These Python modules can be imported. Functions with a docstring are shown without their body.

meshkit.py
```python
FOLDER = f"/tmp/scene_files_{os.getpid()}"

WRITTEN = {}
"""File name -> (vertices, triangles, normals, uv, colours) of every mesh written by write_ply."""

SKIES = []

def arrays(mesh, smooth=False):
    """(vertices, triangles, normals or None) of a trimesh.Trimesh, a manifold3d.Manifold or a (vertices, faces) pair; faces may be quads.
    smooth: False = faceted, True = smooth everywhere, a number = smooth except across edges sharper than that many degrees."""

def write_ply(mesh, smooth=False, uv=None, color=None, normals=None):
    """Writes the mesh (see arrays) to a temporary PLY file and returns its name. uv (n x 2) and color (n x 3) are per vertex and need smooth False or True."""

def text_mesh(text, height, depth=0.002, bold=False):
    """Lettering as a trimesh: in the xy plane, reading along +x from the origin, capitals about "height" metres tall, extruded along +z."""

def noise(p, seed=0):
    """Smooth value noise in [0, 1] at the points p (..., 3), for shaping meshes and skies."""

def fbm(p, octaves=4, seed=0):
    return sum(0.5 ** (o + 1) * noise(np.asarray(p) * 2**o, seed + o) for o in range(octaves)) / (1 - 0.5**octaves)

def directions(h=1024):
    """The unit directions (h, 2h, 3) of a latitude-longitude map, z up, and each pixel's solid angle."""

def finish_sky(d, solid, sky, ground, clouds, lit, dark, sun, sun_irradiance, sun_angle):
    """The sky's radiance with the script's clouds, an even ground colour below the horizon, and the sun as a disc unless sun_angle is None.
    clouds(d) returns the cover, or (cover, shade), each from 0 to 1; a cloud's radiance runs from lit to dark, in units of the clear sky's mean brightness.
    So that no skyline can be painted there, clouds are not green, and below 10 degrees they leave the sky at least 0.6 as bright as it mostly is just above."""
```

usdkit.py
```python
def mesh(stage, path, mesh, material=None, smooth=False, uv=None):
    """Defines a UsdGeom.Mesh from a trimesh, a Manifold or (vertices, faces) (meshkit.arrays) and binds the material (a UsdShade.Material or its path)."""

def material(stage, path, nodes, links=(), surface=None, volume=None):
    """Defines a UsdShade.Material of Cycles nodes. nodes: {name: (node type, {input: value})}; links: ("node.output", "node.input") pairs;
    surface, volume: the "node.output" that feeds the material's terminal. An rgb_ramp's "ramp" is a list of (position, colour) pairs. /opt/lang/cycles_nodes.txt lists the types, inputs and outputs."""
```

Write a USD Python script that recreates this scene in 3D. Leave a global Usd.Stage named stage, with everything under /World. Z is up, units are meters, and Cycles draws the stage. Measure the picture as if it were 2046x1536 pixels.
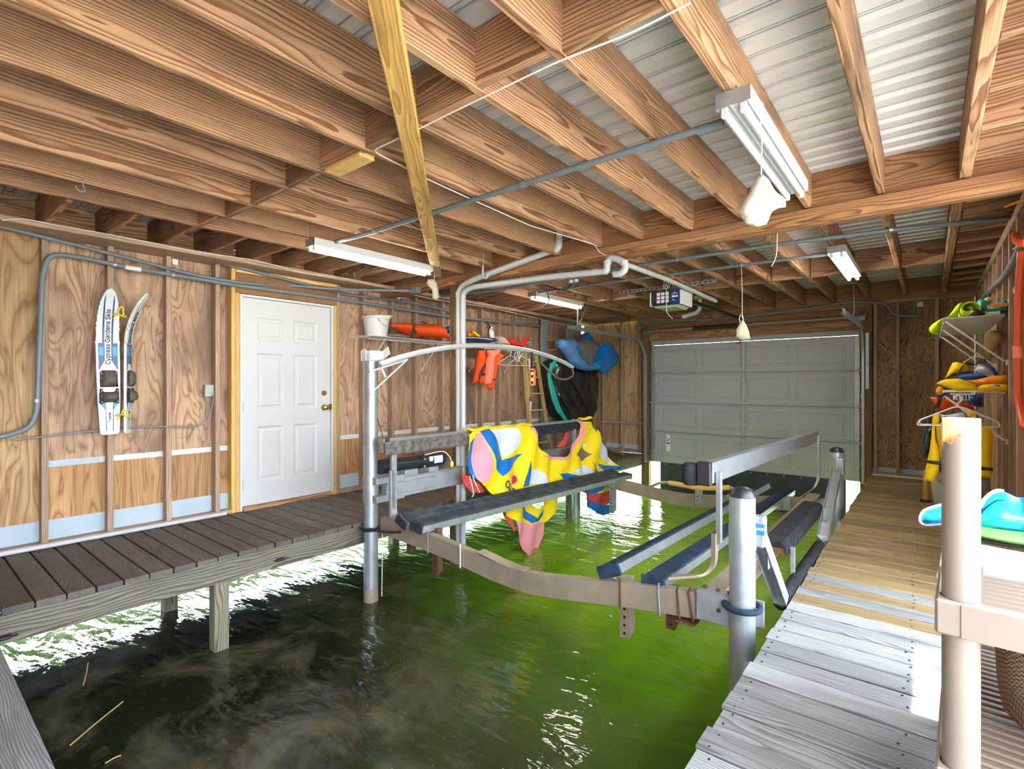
import math, random
import numpy as np, trimesh, usdkit, meshkit
import manifold3d as m3
import shapely.geometry as sg
from pxr import Usd, UsdGeom, UsdLux, UsdShade, Gf, Sdf

stage = Usd.Stage.CreateInMemory()
UsdGeom.SetStageUpAxis(stage, 'Z')
UsdGeom.SetStageMetersPerUnit(stage, 1.0)
UsdGeom.Xform.Define(stage, '/World')
UsdGeom.Scope.Define(stage, '/World/Looks')
random.seed(7)
R = np.random.RandomState(11)

# ---------------------------------------------------------------- camera, sky, sun, exposure
CAM_H, FPX, YAW = 1.24, 1024.0, math.radians(39.094)
cam = UsdGeom.Camera.Define(stage, '/World/camera')
cam.AddTranslateOp().Set(Gf.Vec3d(0, 0, CAM_H))
cam.AddRotateXYZOp().Set(Gf.Vec3f(90, 0, math.degrees(YAW)))
cam.CreateHorizontalApertureAttr(36.0)
cam.CreateVerticalApertureAttr(36.0 * 1536 / 2046)
cam.CreateFocalLengthAttr(36.0 * FPX / 2046)
cam.CreateClippingRangeAttr(Gf.Vec2f(0.02, 500))
cam.CreateExposureAttr(-0.75)

dome = UsdLux.DomeLight.Define(stage, '/World/sky')
dome.CreateColorAttr(Gf.Vec3f(0.80, 0.90, 1.0))
dome.CreateIntensityAttr(8.5)
sun = UsdLux.DistantLight.Define(stage, '/World/sun')
sun.CreateColorAttr(Gf.Vec3f(1.0, 0.95, 0.86))
sun.CreateIntensityAttr(14.0); sun.CreateNormalizeAttr(True)
sun.CreateAngleAttr(0.53)
SD = np.array([0.08, 1.0, -1.35]); SD /= np.linalg.norm(SD)          # the way the sunlight travels
_zx = -SD; _xx = np.cross([0, 0, 1.0], _zx); _xx /= np.linalg.norm(_xx); _yx = np.cross(_zx, _xx)
_m = Gf.Matrix4d(*[float(q) for r in (_xx, _yx, _zx) for q in (*r, 0)], 0, 0, 0, 1)
sun.AddTransformOp().Set(_m)

# ---------------------------------------------------------------- helpers: surveying
_fw = np.array([-math.sin(YAW), math.cos(YAW), 0]); _rt = np.array([math.cos(YAW), math.sin(YAW), 0])
def _pt(u, v, ax, val):
    """The point of the plane <axis> = val that the photograph shows at pixel (u, v): real positions from known planes."""
    d = _fw + (u - 1023) / FPX * _rt + np.array([0, 0, (767 - v) / FPX])
    t = (val - (CAM_H if ax == 2 else 0)) / d[ax]
    return np.array([0, 0, CAM_H]) + t * d
def PX(u, v, val): return _pt(u, v, 0, val)
def PY(u, v, val): return _pt(u, v, 1, val)
def PZ(u, v, val): return _pt(u, v, 2, val)

# ---------------------------------------------------------------- helpers: prims
_cnt = {}
def numbered(parent, name):
    k = (parent, name); n = _cnt.get(k, 0); _cnt[k] = n + 1
    return name if n == 0 else f'{name}_{n:03d}'
def setcd(p, label=None, cat=None, group=None, kind=None):
    for k, v in (('label', label), ('category', cat), ('group', group), ('kind', kind)):
        if v: p.SetCustomDataByKey(k, v)
    return p
def thing(name, label=None, cat=None, loc=(0, 0, 0), rot=(0, 0, 0), group=None, kind=None, parent=None, mat4=None):
    base = parent.GetPath().pathString if parent else '/World'
    x = UsdGeom.Xform.Define(stage, base + '/' + numbered(base, name))
    if mat4 is not None:
        x.AddTransformOp().Set(Gf.Matrix4d(*np.asarray(mat4, float).T.ravel().tolist()))
    else:
        x.AddTranslateOp().Set(Gf.Vec3d(*map(float, loc)))
        if any(rot): x.AddRotateXYZOp().Set(Gf.Vec3f(*map(float, rot)))
    return setcd(x.GetPrim(), label, cat, group, kind)
def put(parent, name, mesh, mat, smooth=False, label=None, cat=None, group=None, kind=None, rot=None, loc=None):
    """ONE mesh of the scene, its origin at the middle of its bounds (or at loc)."""
    base = parent.GetPath().pathString if parent else '/World'
    v, f = _vf(mesh)
    if rot is None or loc is None:
        c = (v.min(0) + v.max(0)) / 2 if loc is None else np.asarray(loc, float)
        v = v - c
    else:
        c = np.asarray(loc, float)
    g = usdkit.mesh(stage, base + '/' + numbered(base, name), trimesh.Trimesh(v, f, process=False), mat, smooth)
    x = UsdGeom.Xformable(g); x.AddTranslateOp().Set(Gf.Vec3d(*map(float, c)))
    if rot is not None: x.AddRotateXYZOp().Set(Gf.Vec3f(*map(float, rot)))
    return setcd(g.GetPrim(), label, cat, group, kind)
def copy(root, loc, rot=(0, 0, 0), label=None, group=None):
    was = root.GetCustomData(); import re as _re
    r = thing(_re.sub(r'_\d{3}$', '', root.GetName()), label or was['label'], was['category'], loc, rot, group or was.get('group'))
    r.GetReferences().AddInternalReference(root.GetPath()); r.SetInstanceable(True)
    return r

# ---------------------------------------------------------------- helpers: meshes
def _vf(m):
    if hasattr(m, 'to_mesh'):
        q = m.to_mesh(); return np.array(q.vert_properties[:, :3], float), np.array(q.tri_verts)
    if isinstance(m, (tuple, list)):
        v, f = np.asarray(m[0], float), np.asarray(m[1], int)
        if f.shape[1] == 4: f = np.vstack([f[:, [0, 1, 2]], f[:, [0, 2, 3]]])
        return v, f
    return np.array(m.vertices, float), np.array(m.faces)
def cat(*ms):
    ms = [trimesh.Trimesh(*_vf(m), process=False) for m in ms]
    return trimesh.util.concatenate(ms)
def moved(m, t=(0, 0, 0), R3=None):
    v, f = _vf(m); v = v @ np.asarray(R3).T if R3 is not None else v
    return trimesh.Trimesh(v + np.asarray(t, float), f, process=False)
def rotm(ax, deg): return trimesh.transformations.rotation_matrix(math.radians(deg), ax)[:3, :3]
def box(a, b, ch=0.0):
    """A box between two corners; ch chamfers all its edges."""
    a, b = np.minimum(a, b).astype(float), np.maximum(a, b).astype(float)
    if ch <= 0:
        m = trimesh.creation.box(b - a); m.apply_translation((a + b) / 2); return m
    ch = min(ch, 0.45 * (b - a).min())
    pts = []
    for k in range(3):
        lo, hi = a + ch, b - ch
        lo[k], hi[k] = a[k], b[k]
        pts += [[(lo, hi)[i][0], (lo, hi)[j][1], (lo, hi)[l][2]] for i in (0, 1) for j in (0, 1) for l in (0, 1)]
    return trimesh.Trimesh(*_vf(m3.Manifold.hull_points(np.array(pts))), process=False)
def board(a, b, ax, ch=0.003):
    """A sawn board along axis ax with its long edges eased (28 triangles)."""
    a, b = np.minimum(a, b).astype(float), np.maximum(a, b).astype(float)
    o = [i for i in range(3) if i != ax]
    (x0, y0), (x1, y1) = a[o], b[o]
    c = min(ch, 0.4 * min(x1 - x0, y1 - y0))
    p = [(x0 + c, y0), (x1 - c, y0), (x1, y0 + c), (x1, y1 - c), (x1 - c, y1), (x0 + c, y1), (x0, y1 - c), (x0, y0 + c)]
    pts = np.zeros((16, 3)); pts[:8, o] = p; pts[8:, o] = p; pts[:8, ax] = a[ax]; pts[8:, ax] = b[ax]
    return trimesh.Trimesh(*_vf(m3.Manifold.hull_points(pts)), process=False)
def tube(pts, r, n=10, closed=False, caps=True):
    """A pipe along a polyline (parallel-transported rings)."""
    p = np.asarray(pts, float); N = len(p)
    t = np.roll(p, -1, 0) - np.roll(p, 1, 0) if closed else np.gradient(p, axis=0)
    t /= np.linalg.norm(t, axis=1, keepdims=True) + 1e-12
    u = np.cross(t[0], [0, 0, 1.0] if abs(t[0][2]) < .9 else [1.0, 0, 0]); u /= np.linalg.norm(u)
    rr = np.broadcast_to(r, (N,)); ang = np.arange(n) * 2 * np.pi / n; rings = []
    for i in range(N):
        u = u - t[i] * (u @ t[i]); u /= np.linalg.norm(u) + 1e-12
        w = np.cross(t[i], u)
        rings.append(p[i] + rr[i] * (np.cos(ang)[:, None] * u + np.sin(ang)[:, None] * w))
    v = np.vstack(rings); f = []
    for i in range(N if closed else N - 1):
        a, b = i * n, ((i + 1) % N) * n
        for j in range(n):
            k = (j + 1) % n; f += [[a + j, a + k, b + k], [a + j, b + k, b + j]]
    if caps and not closed:
        v = np.vstack([v, p[0], p[-1]]); c0, c1 = len(v) - 2, len(v) - 1; e = (N - 1) * n
        for j in range(n):
            k = (j + 1) % n; f += [[c0, k, j], [c1, e + j, e + k]]
    return trimesh.Trimesh(v, np.array(f), process=False)
def spline(pts, n=12):
    """Catmull-Rom through the points."""
    p = np.asarray(pts, float); p = np.vstack([2 * p[0] - p[1], p, 2 * p[-1] - p[-2]]); out = []
    for i in range(1, len(p) - 2):
        for s in np.linspace(0, 1, n, endpoint=False):
            a, b, c, d = p[i - 1:i + 3]
            out.append(.5 * (2 * b + (c - a) * s + (2 * a - 5 * b + 4 * c - d) * s * s + (3 * b - a - 3 * c + d) * s ** 3))
    return np.array(out + [p[-2]])
def bend(pts, rad=0.08, n=6):
    """A polyline with rounded corners, as bent conduit has."""
    p = np.asarray(pts, float); out = [p[0]]
    for i in range(1, len(p) - 1):
        a, b = p[i - 1] - p[i], p[i + 1] - p[i]; la, lb = np.linalg.norm(a), np.linalg.norm(b)
        d = min(rad, .45 * la, .45 * lb); A, B = p[i] + a / la * d, p[i] + b / lb * d
        for s in np.linspace(0, 1, n): out.append((1 - s) ** 2 * A + 2 * s * (1 - s) * p[i] + s * s * B)
    return np.array(out + [p[-1]])
def lathe(prof, n=24, axis=2):
    """Revolve (radius, height) pairs."""
    m = trimesh.creation.revolve(np.array(prof, float), sections=n)
    v, f = _vf(m)
    if axis == 0: v = v[:, [2, 0, 1]]
    if axis == 1: v = v[:, [1, 2, 0]]
    return trimesh.Trimesh(v, f, process=False)
def cyl(p, q, r, n=16):
    return tube([p, q], r, n)
def prism(poly, a, b, axis):
    """A polygon (in the two other axes, in order) extruded along axis from a to b."""
    m = trimesh.creation.extrude_polygon(sg.Polygon(poly) if not isinstance(poly, sg.Polygon) else poly, b - a, engine='earcut')
    v, f = _vf(m); o = [i for i in range(3) if i != axis]; w = np.zeros_like(v)
    w[:, o[0]], w[:, o[1]], w[:, axis] = v[:, 0], v[:, 1], v[:, 2] + a
    if axis == 1: f = f[:, ::-1]
    return trimesh.Trimesh(w, f, process=False)
def hull(pts): return trimesh.Trimesh(*_vf(m3.Manifold.hull_points(np.asarray(pts, float))), process=False)
def ellipsoid(c, r, R3=None, sub=3):
    m = trimesh.creation.icosphere(sub); v = m.vertices * np.asarray(r)
    return moved((v, m.faces), c, R3)
def wrinkle(m, amp, sc, seed=0):
    """Pushes the vertices along their normals by noise: cloth and bags."""
    v, f = _vf(m); q = trimesh.Trimesh(v, f, process=False)
    n = np.array(q.vertex_normals); k = meshkit.fbm(v * sc + seed * 7.3, 3, seed) - .5
    return trimesh.Trimesh(v + n * (k * 2 * amp)[:, None], f, process=False)
def grid(P):
    """A sheet from a (a, b, 3) array of points."""
    P = np.asarray(P, float); a, b = P.shape[:2]
    i, j = np.meshgrid(np.arange(a - 1), np.arange(b - 1), indexing='ij'); k = (i * b + j).ravel()
    f = np.vstack([np.stack([k, k + b, k + b + 1], 1), np.stack([k, k + b + 1, k + 1], 1)])
    return trimesh.Trimesh(P.reshape(-1, 3), f, process=False)
def thick(m, t):
    """Gives a sheet a thickness."""
    v, f = _vf(m); q = trimesh.Trimesh(v, f, process=False); n = np.array(q.vertex_normals)
    e = np.sort(np.vstack([f[:, [0, 1]], f[:, [1, 2]], f[:, [2, 0]]]), 1)
    d = np.vstack([f[:, [0, 1]], f[:, [1, 2]], f[:, [2, 0]]])
    _, inv, c = np.unique(e, axis=0, return_inverse=True, return_counts=True)
    rim = d[c[inv.ravel()] == 1]; N = len(v)
    w = np.vstack([v + n * t / 2, v - n * t / 2])
    g = np.vstack([f, f[:, ::-1] + N, np.stack([rim[:, 1], rim[:, 0], rim[:, 0] + N], 1), np.stack([rim[:, 1], rim[:, 0] + N, rim[:, 1] + N], 1)])
    return trimesh.Trimesh(w, g, process=False)
def frame_of(z, x=None):
    """A rotation whose third column is z."""
    z = np.asarray(z, float) / np.linalg.norm(z); x = np.array([1.0, 0, 0] if abs(z[0]) < .9 else [0, 1.0, 0]) if x is None else np.asarray(x, float)
    x = x - z * (x @ z); x /= np.linalg.norm(x); return np.stack([x, np.cross(z, x), z], 1)

# ---------------------------------------------------------------- materials
MAT = {}
def srgb(*c): return tuple((q / 255 / 12.92 if q <= 10 else ((q / 255 + .055) / 1.055) ** 2.4) for q in c)
def mk(name, nodes, links, surface='p.BSDF', volume=None):
    MAT[name] = usdkit.material(stage, '/World/Looks/' + name, nodes, links, surface, volume); return MAT[name]
def plain(name, col, rough=.5, metal=0., spec=.5, var=.0, scale=8., bump=0., coat=0., **kw):
    """One colour with a little cloudy wear."""
    n = {'p': ('principled_bsdf', {'roughness': rough, 'metallic': metal, 'specular_ior_level': spec, 'coat_weight': coat, **kw})}
    l = []
    if var > 0 or bump > 0:
        n['g'] = ('geometry', {}); n['n'] = ('noise_texture', {'scale': scale, 'detail': 4.0, 'roughness': .6}); l += [('g.position', 'n.vector')]
    if var > 0:
        lo = tuple(q * (1 - var) for q in col); hi = tuple(min(1, q * (1 + var * .6)) for q in col)
        n['r'] = ('rgb_ramp', {'ramp': [(.3, lo), (.7, hi)]}); l += [('n.fac', 'r.fac'), ('r.color', 'p.base_color')]
    else:
        n['p'][1]['base_color'] = col
    if bump > 0:
        n['b'] = ('bump', {'strength': 1.0, 'distance': bump}); l += [('n.fac', 'b.height'), ('b.normal', 'p.normal')]
    return mk(name, n, l)
def wood(name, light, dark, ax, period=.013, contrast=.75, stain=None, stain_amt=.5, dist=2.6, tint=.25, rough=.65, knots=True, spread=.10, fib=.25):
    """Sawn timber with its rings about axis ax; every board has a pith of its own (its place seeds it)."""
    sq = [1., 1., 1.]; sq[ax] = .09
    off = [spread * 2] * 3; off[ax] = 6.
    n = {
        'tc': ('texture_coordinate', {}), 'oi': ('object_info', {}),
        'wn': ('white_noise_texture', {'dimensions': '3D'}),
        'c0': ('vector_math', {'math_type': 'subtract', 'vector2': (.5, .5, .5)}),
        'of': ('vector_math', {'math_type': 'multiply', 'vector2': tuple(off)}),
        'ad': ('vector_math', {'math_type': 'add'}),
        'mp': ('mapping', {'mapping_type': 'point', 'scale': tuple(sq)}), 'mq': ('mapping', {'mapping_type': 'point', 'scale': tuple(1.25 if i == ax else 7. for i in range(3))}),
        'dn': ('noise_texture', {'scale': 1.0, 'detail': 2.2, 'roughness': .5}),
        'ds': ('vector_math', {'math_type': 'subtract', 'vector2': (.5, .5, .5)}),
        'dm': ('vector_math', {'math_type': 'scale', 'scale': .030 * dist}),
        'dd': ('vector_math', {'math_type': 'add'}),
        'w': ('wave_texture', {'wave_type': 'rings', 'rings_direction': 'xyz'[ax], 'profile': 'saw', 'scale': 2 * math.pi / (20 * period), 'distortion': .6, 'detail': 2.0, 'detail_scale': .08}),
        'r': ('rgb_ramp', {'ramp': [(0, light), (.45, tuple(l * (1 - .25 * contrast) + d * .25 * contrast for l, d in zip(light, dark))), (.82, tuple(l * (1 - contrast) + d * contrast for l, d in zip(light, dark))), (.95, tuple(l * (1 - contrast) + d * contrast for l, d in zip(light, dark))), (1, light)]}),
        'fm': ('mapping', {'mapping_type': 'point', 'scale': tuple(4. if i == ax else 260. for i in range(3))}),
        'fn': ('noise_texture', {'scale': 1.0, 'detail': 2.0}),
        'fr': ('map_range', {'from_min': .3, 'from_max': .7, 'to_min': 1 - fib, 'to_max': 1 + fib}),
        'm1': ('vector_math', {'math_type': 'scale'}),
        'tr': ('map_range', {'from_min': 0., 'from_max': 1., 'to_min': 1 - tint, 'to_max': 1 + tint * .7}),
        'm2': ('vector_math', {'math_type': 'scale'}),
        'p': ('principled_bsdf', {'roughness': rough, 'specular_ior_level': .3}),
    }
    l = [('oi.location', 'wn.vector'), ('wn.color', 'c0.vector1'), ('c0.vector', 'of.vector1'), ('tc.object', 'ad.vector1'), ('of.vector', 'ad.vector2'), ('ad.vector', 'mp.vector'),
         ('ad.vector', 'mq.vector'), ('mq.vector', 'dn.vector'), ('dn.color', 'ds.vector1'), ('ds.vector', 'dm.vector1'), ('mp.vector', 'dd.vector1'), ('dm.vector', 'dd.vector2'), ('dd.vector', 'w.vector'), ('w.fac', 'r.fac'),
         ('ad.vector', 'fm.vector'), ('fm.vector', 'fn.vector'), ('fn.fac', 'fr.value'), ('r.color', 'm1.vector1'), ('fr.result', 'm1.scale'),
         ('wn.value', 'tr.value'), ('m1.vector', 'm2.vector1'), ('tr.result', 'm2.scale')]
    out = 'm2.vector'
    if stain:
        n['sm'] = ('mapping', {'mapping_type': 'point', 'scale': tuple(1.1 if i == ax else 5.5 for i in range(3))})
        n['sn'] = ('noise_texture', {'scale': 1.0, 'detail': 5.0, 'roughness': .62})
        n['sr'] = ('map_range', {'from_min': .5, 'from_max': .72, 'to_min': 0., 'to_max': stain_amt, 'clamp': True})
        n['sx'] = ('mix', {'mix_type': 'mix', 'color2': stain})
        l += [('ad.vector', 'sm.vector'), ('sm.vector', 'sn.vector'), ('sn.fac', 'sr.value'), ('sr.result', 'sx.fac'), (out, 'sx.color1')]; out = 'sx.color'
    l.append((out, 'p.base_color'))
    return mk(name, n, l)
def ply(name, light, dark, stain, freq=7., sx=3.2, sz=.55, stain_amt=.55, ax=2, tint=.2):
    """Rotary-cut plywood: contour lines of a soft noise drawn out along the grain."""
    sc = [sx] * 3; sc[ax] = sz
    n = {
        'tc': ('texture_coordinate', {}), 'oi': ('object_info', {}), 'wn': ('white_noise_texture', {'dimensions': '3D'}),
        'of': ('vector_math', {'math_type': 'multiply', 'vector2': (9., 9., 9.)}), 'ad': ('vector_math', {'math_type': 'add'}),
        'mp': ('mapping', {'mapping_type': 'point', 'scale': tuple(sc)}),
        'n': ('noise_texture', {'scale': 1.0, 'detail': 2.6, 'roughness': .45, 'distortion': .9}),
        'k': ('math', {'math_type': 'multiply', 'value2': freq}), 'fr': ('math', {'math_type': 'fraction'}),
        'r': ('rgb_ramp', {'ramp': [(0, dark), (.07, tuple((a + b) / 2 for a, b in zip(light, dark))), (.3, light), (.62, light), (.86, tuple(.6 * a + .4 * b for a, b in zip(light, dark))), (1, dark)]}),
        'fm': ('mapping', {'mapping_type': 'point', 'scale': tuple(3. if i == ax else 150. for i in range(3))}), 'fn': ('noise_texture', {'scale': 1.0, 'detail': 2.0}),
        'f2': ('map_range', {'from_min': .3, 'from_max': .7, 'to_min': .82, 'to_max': 1.15}), 'm1': ('vector_math', {'math_type': 'scale'}),
        'sm': ('mapping', {'mapping_type': 'point', 'scale': tuple(1.0 if i == ax else 2.4 for i in range(3))}), 'sn': ('noise_texture', {'scale': 1.0, 'detail': 6.0, 'roughness': .6}),
        'sr': ('map_range', {'from_min': .42, 'from_max': .66, 'to_min': 0., 'to_max': stain_amt, 'clamp': True}), 'sx': ('mix', {'mix_type': 'mix', 'color2': stain}),
        'tr': ('map_range', {'from_min': 0., 'from_max': 1., 'to_min': 1 - tint, 'to_max': 1 + tint * .6}), 'm2': ('vector_math', {'math_type': 'scale'}),
        'p': ('principled_bsdf', {'roughness': .7, 'specular_ior_level': .25}),
    }
    l = [('oi.location', 'wn.vector'), ('wn.color', 'of.vector1'), ('tc.object', 'ad.vector1'), ('of.vector', 'ad.vector2'), ('ad.vector', 'mp.vector'), ('mp.vector', 'n.vector'), ('n.fac', 'k.value1'),
         ('k.value', 'fr.value1'), ('fr.value', 'r.fac'), ('ad.vector', 'fm.vector'), ('fm.vector', 'fn.vector'), ('fn.fac', 'f2.value'), ('r.color', 'm1.vector1'), ('f2.result', 'm1.scale'),
         ('ad.vector', 'sm.vector'), ('sm.vector', 'sn.vector'), ('sn.fac', 'sr.value'), ('sr.result', 'sx.fac'), ('m1.vector', 'sx.color1'), ('wn.value', 'tr.value'), ('sx.color', 'm2.vector1'), ('tr.result', 'm2.scale'), ('m2.vector', 'p.base_color')]
    return mk(name, n, l)

for _a, _n in ((0, 'x'), (1, 'y'), (2, 'z')):
    wood('joist_' + _n, srgb(192, 150, 116), srgb(122, 78, 50), _a, .013, .9, srgb(52, 41, 34), .62)
    wood('stud_' + _n, srgb(184, 156, 132), srgb(128, 98, 78), _a, .011, .6, srgb(92, 76, 66), .5)
    wood('deck_' + _n, srgb(158, 159, 160), srgb(88, 88, 90), _a, .009, .75, srgb(70, 64, 58), .55, tint=.3)
wood('lamptint_deck_x', srgb(168, 144, 104), srgb(104, 84, 54), 0, .009, .75, srgb(80, 66, 46), .5, tint=.25)  # warm lamp light painted into the wood colour of the far planks
wood('rim_y', srgb(122, 114, 102), srgb(66, 58, 50), 1, .013, .85, srgb(60, 54, 48), .5)
wood('fresh_z', srgb(222, 180, 110), srgb(190, 140, 75), 2, .012, .6)
wood('fresh_y', srgb(222, 180, 110), srgb(190, 140, 75), 1, .012, .6)
wood('brace_d', srgb(205, 165, 95), srgb(150, 105, 55), 0, .010, .7, srgb(70, 60, 45), .7)
wood('header_x', srgb(170, 124, 86), srgb(105, 66, 40), 0, .010, .85, srgb(70, 54, 42), .45)
wood('darkdeck_x', srgb(108, 100, 92), srgb(60, 56, 52), 0, .009, .7, srgb(60, 56, 54), .5, tint=.25)
wood('post_z', srgb(140, 110, 78), srgb(84, 62, 42), 2, .010, .8, srgb(60, 52, 42), .6)
wood('pile_z', srgb(140, 132, 112), srgb(70, 62, 50), 2, .010, .8, srgb(46, 44, 38), .7)
ply('ply_wall', srgb(196, 160, 130), srgb(142, 106, 82), srgb(116, 94, 80), 9., 5.2, 1.15, .85)
ply('ply_pale', srgb(198, 162, 118), srgb(150, 110, 74), srgb(140, 110, 74), 7., 4.8, .95, .5)
ply('ply_fresh', srgb(196, 152, 106), srgb(146, 102, 66), srgb(130, 92, 58), 10., 7.5, .6, .3)
ply('ply_dark', srgb(184, 148, 112), srgb(100, 74, 54), srgb(100, 82, 64), 14., 6., 2.2, .6)
plain('flashing', (.42, .50, .58), .45, .0, .5, .12, 3.)
plain('white_strip', (.60, .63, .67), .4)
plain('galvanised', (.40, .42, .44), .45, .6, .5, .18, 14.)
plain('roof_metal', (.72, .74, .76), .38, .35, .5, .10, 2.5)
plain('aluminium', (.46, .49, .53), .40, .7, .5, .14, 9.)
plain('beam_alloy', (.36, .29, .22), .5, .3, .5, .22, 6.)
plain('dark_skirt', (.035, .045, .05), .45, 0, .5, .5, 5.)
plain('garage_grey', (.40, .40, .41), .5, 0, .4, .05, 2.)
plain('door_white', (.56, .56, .57), .45, 0, .4, .03, 2.)
plain('white_paint', (.62, .63, .64), .4)
plain('pvc_white', (.52, .53, .55), .32, 0, .5, .05, 6.)
plain('conduit_grey', (.17, .21, .24), .42, 0, .45, .10, 8.)
plain('brass', (.65, .46, .17), .25, 1.)
plain('black_rubber', (.015, .016, .018), .5, 0, .4, .3, 12.)
plain('ground_sand', (.40, .39, .34), .9, 0, .1, .15, 1.)
# ---------------------------------------------------------------- water and ground outside
WZ = -0.69
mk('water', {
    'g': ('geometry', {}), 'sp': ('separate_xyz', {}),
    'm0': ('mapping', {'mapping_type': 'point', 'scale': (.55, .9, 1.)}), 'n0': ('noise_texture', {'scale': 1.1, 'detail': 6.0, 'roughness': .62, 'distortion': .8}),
    'gy': ('map_range', {'from_min': 1.8, 'from_max': 5.2, 'to_min': 0., 'to_max': 1., 'clamp': True}),  # light entering at the far end is painted into the water colour
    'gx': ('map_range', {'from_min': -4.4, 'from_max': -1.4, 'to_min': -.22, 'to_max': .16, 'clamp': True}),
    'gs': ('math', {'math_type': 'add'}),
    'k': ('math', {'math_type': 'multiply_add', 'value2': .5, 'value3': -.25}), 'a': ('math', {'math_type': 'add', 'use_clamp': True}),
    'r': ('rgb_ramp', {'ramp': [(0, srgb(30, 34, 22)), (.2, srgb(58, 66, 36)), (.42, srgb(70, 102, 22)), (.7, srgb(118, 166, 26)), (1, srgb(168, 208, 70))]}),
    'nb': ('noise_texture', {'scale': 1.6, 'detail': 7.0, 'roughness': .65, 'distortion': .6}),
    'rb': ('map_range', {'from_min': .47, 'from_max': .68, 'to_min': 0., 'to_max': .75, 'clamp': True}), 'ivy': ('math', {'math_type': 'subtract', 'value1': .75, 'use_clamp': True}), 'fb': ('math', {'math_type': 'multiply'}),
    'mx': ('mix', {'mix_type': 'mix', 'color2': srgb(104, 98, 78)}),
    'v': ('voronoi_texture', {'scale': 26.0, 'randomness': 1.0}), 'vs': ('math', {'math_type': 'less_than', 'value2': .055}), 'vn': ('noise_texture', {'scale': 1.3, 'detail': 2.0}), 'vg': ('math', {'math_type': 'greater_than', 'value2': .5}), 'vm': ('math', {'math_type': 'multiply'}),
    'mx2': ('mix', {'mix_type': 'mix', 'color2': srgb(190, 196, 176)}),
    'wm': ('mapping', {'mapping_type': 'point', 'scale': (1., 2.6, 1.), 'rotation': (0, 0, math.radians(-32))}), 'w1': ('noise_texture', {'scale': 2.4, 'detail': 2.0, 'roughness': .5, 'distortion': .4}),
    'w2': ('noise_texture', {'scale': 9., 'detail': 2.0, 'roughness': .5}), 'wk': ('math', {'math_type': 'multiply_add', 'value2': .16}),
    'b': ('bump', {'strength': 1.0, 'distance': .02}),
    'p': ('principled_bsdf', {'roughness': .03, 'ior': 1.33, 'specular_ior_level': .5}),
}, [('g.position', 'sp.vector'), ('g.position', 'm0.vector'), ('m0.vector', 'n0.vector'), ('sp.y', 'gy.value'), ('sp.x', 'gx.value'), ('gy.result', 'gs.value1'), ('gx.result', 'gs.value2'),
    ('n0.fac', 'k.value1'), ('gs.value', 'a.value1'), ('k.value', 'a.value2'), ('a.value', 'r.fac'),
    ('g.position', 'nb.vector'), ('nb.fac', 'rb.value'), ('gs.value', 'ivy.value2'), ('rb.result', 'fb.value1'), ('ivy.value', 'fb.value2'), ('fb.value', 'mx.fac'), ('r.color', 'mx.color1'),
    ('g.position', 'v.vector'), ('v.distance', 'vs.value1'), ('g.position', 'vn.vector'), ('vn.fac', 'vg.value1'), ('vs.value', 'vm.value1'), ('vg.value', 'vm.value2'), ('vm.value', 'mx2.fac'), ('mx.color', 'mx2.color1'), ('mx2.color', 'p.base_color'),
    ('g.position', 'wm.vector'), ('wm.vector', 'w1.vector'), ('wm.vector', 'w2.vector'), ('w2.fac', 'wk.value1'), ('w1.fac', 'wk.value3'), ('wk.value', 'b.height'), ('b.normal', 'p.normal')])
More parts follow.
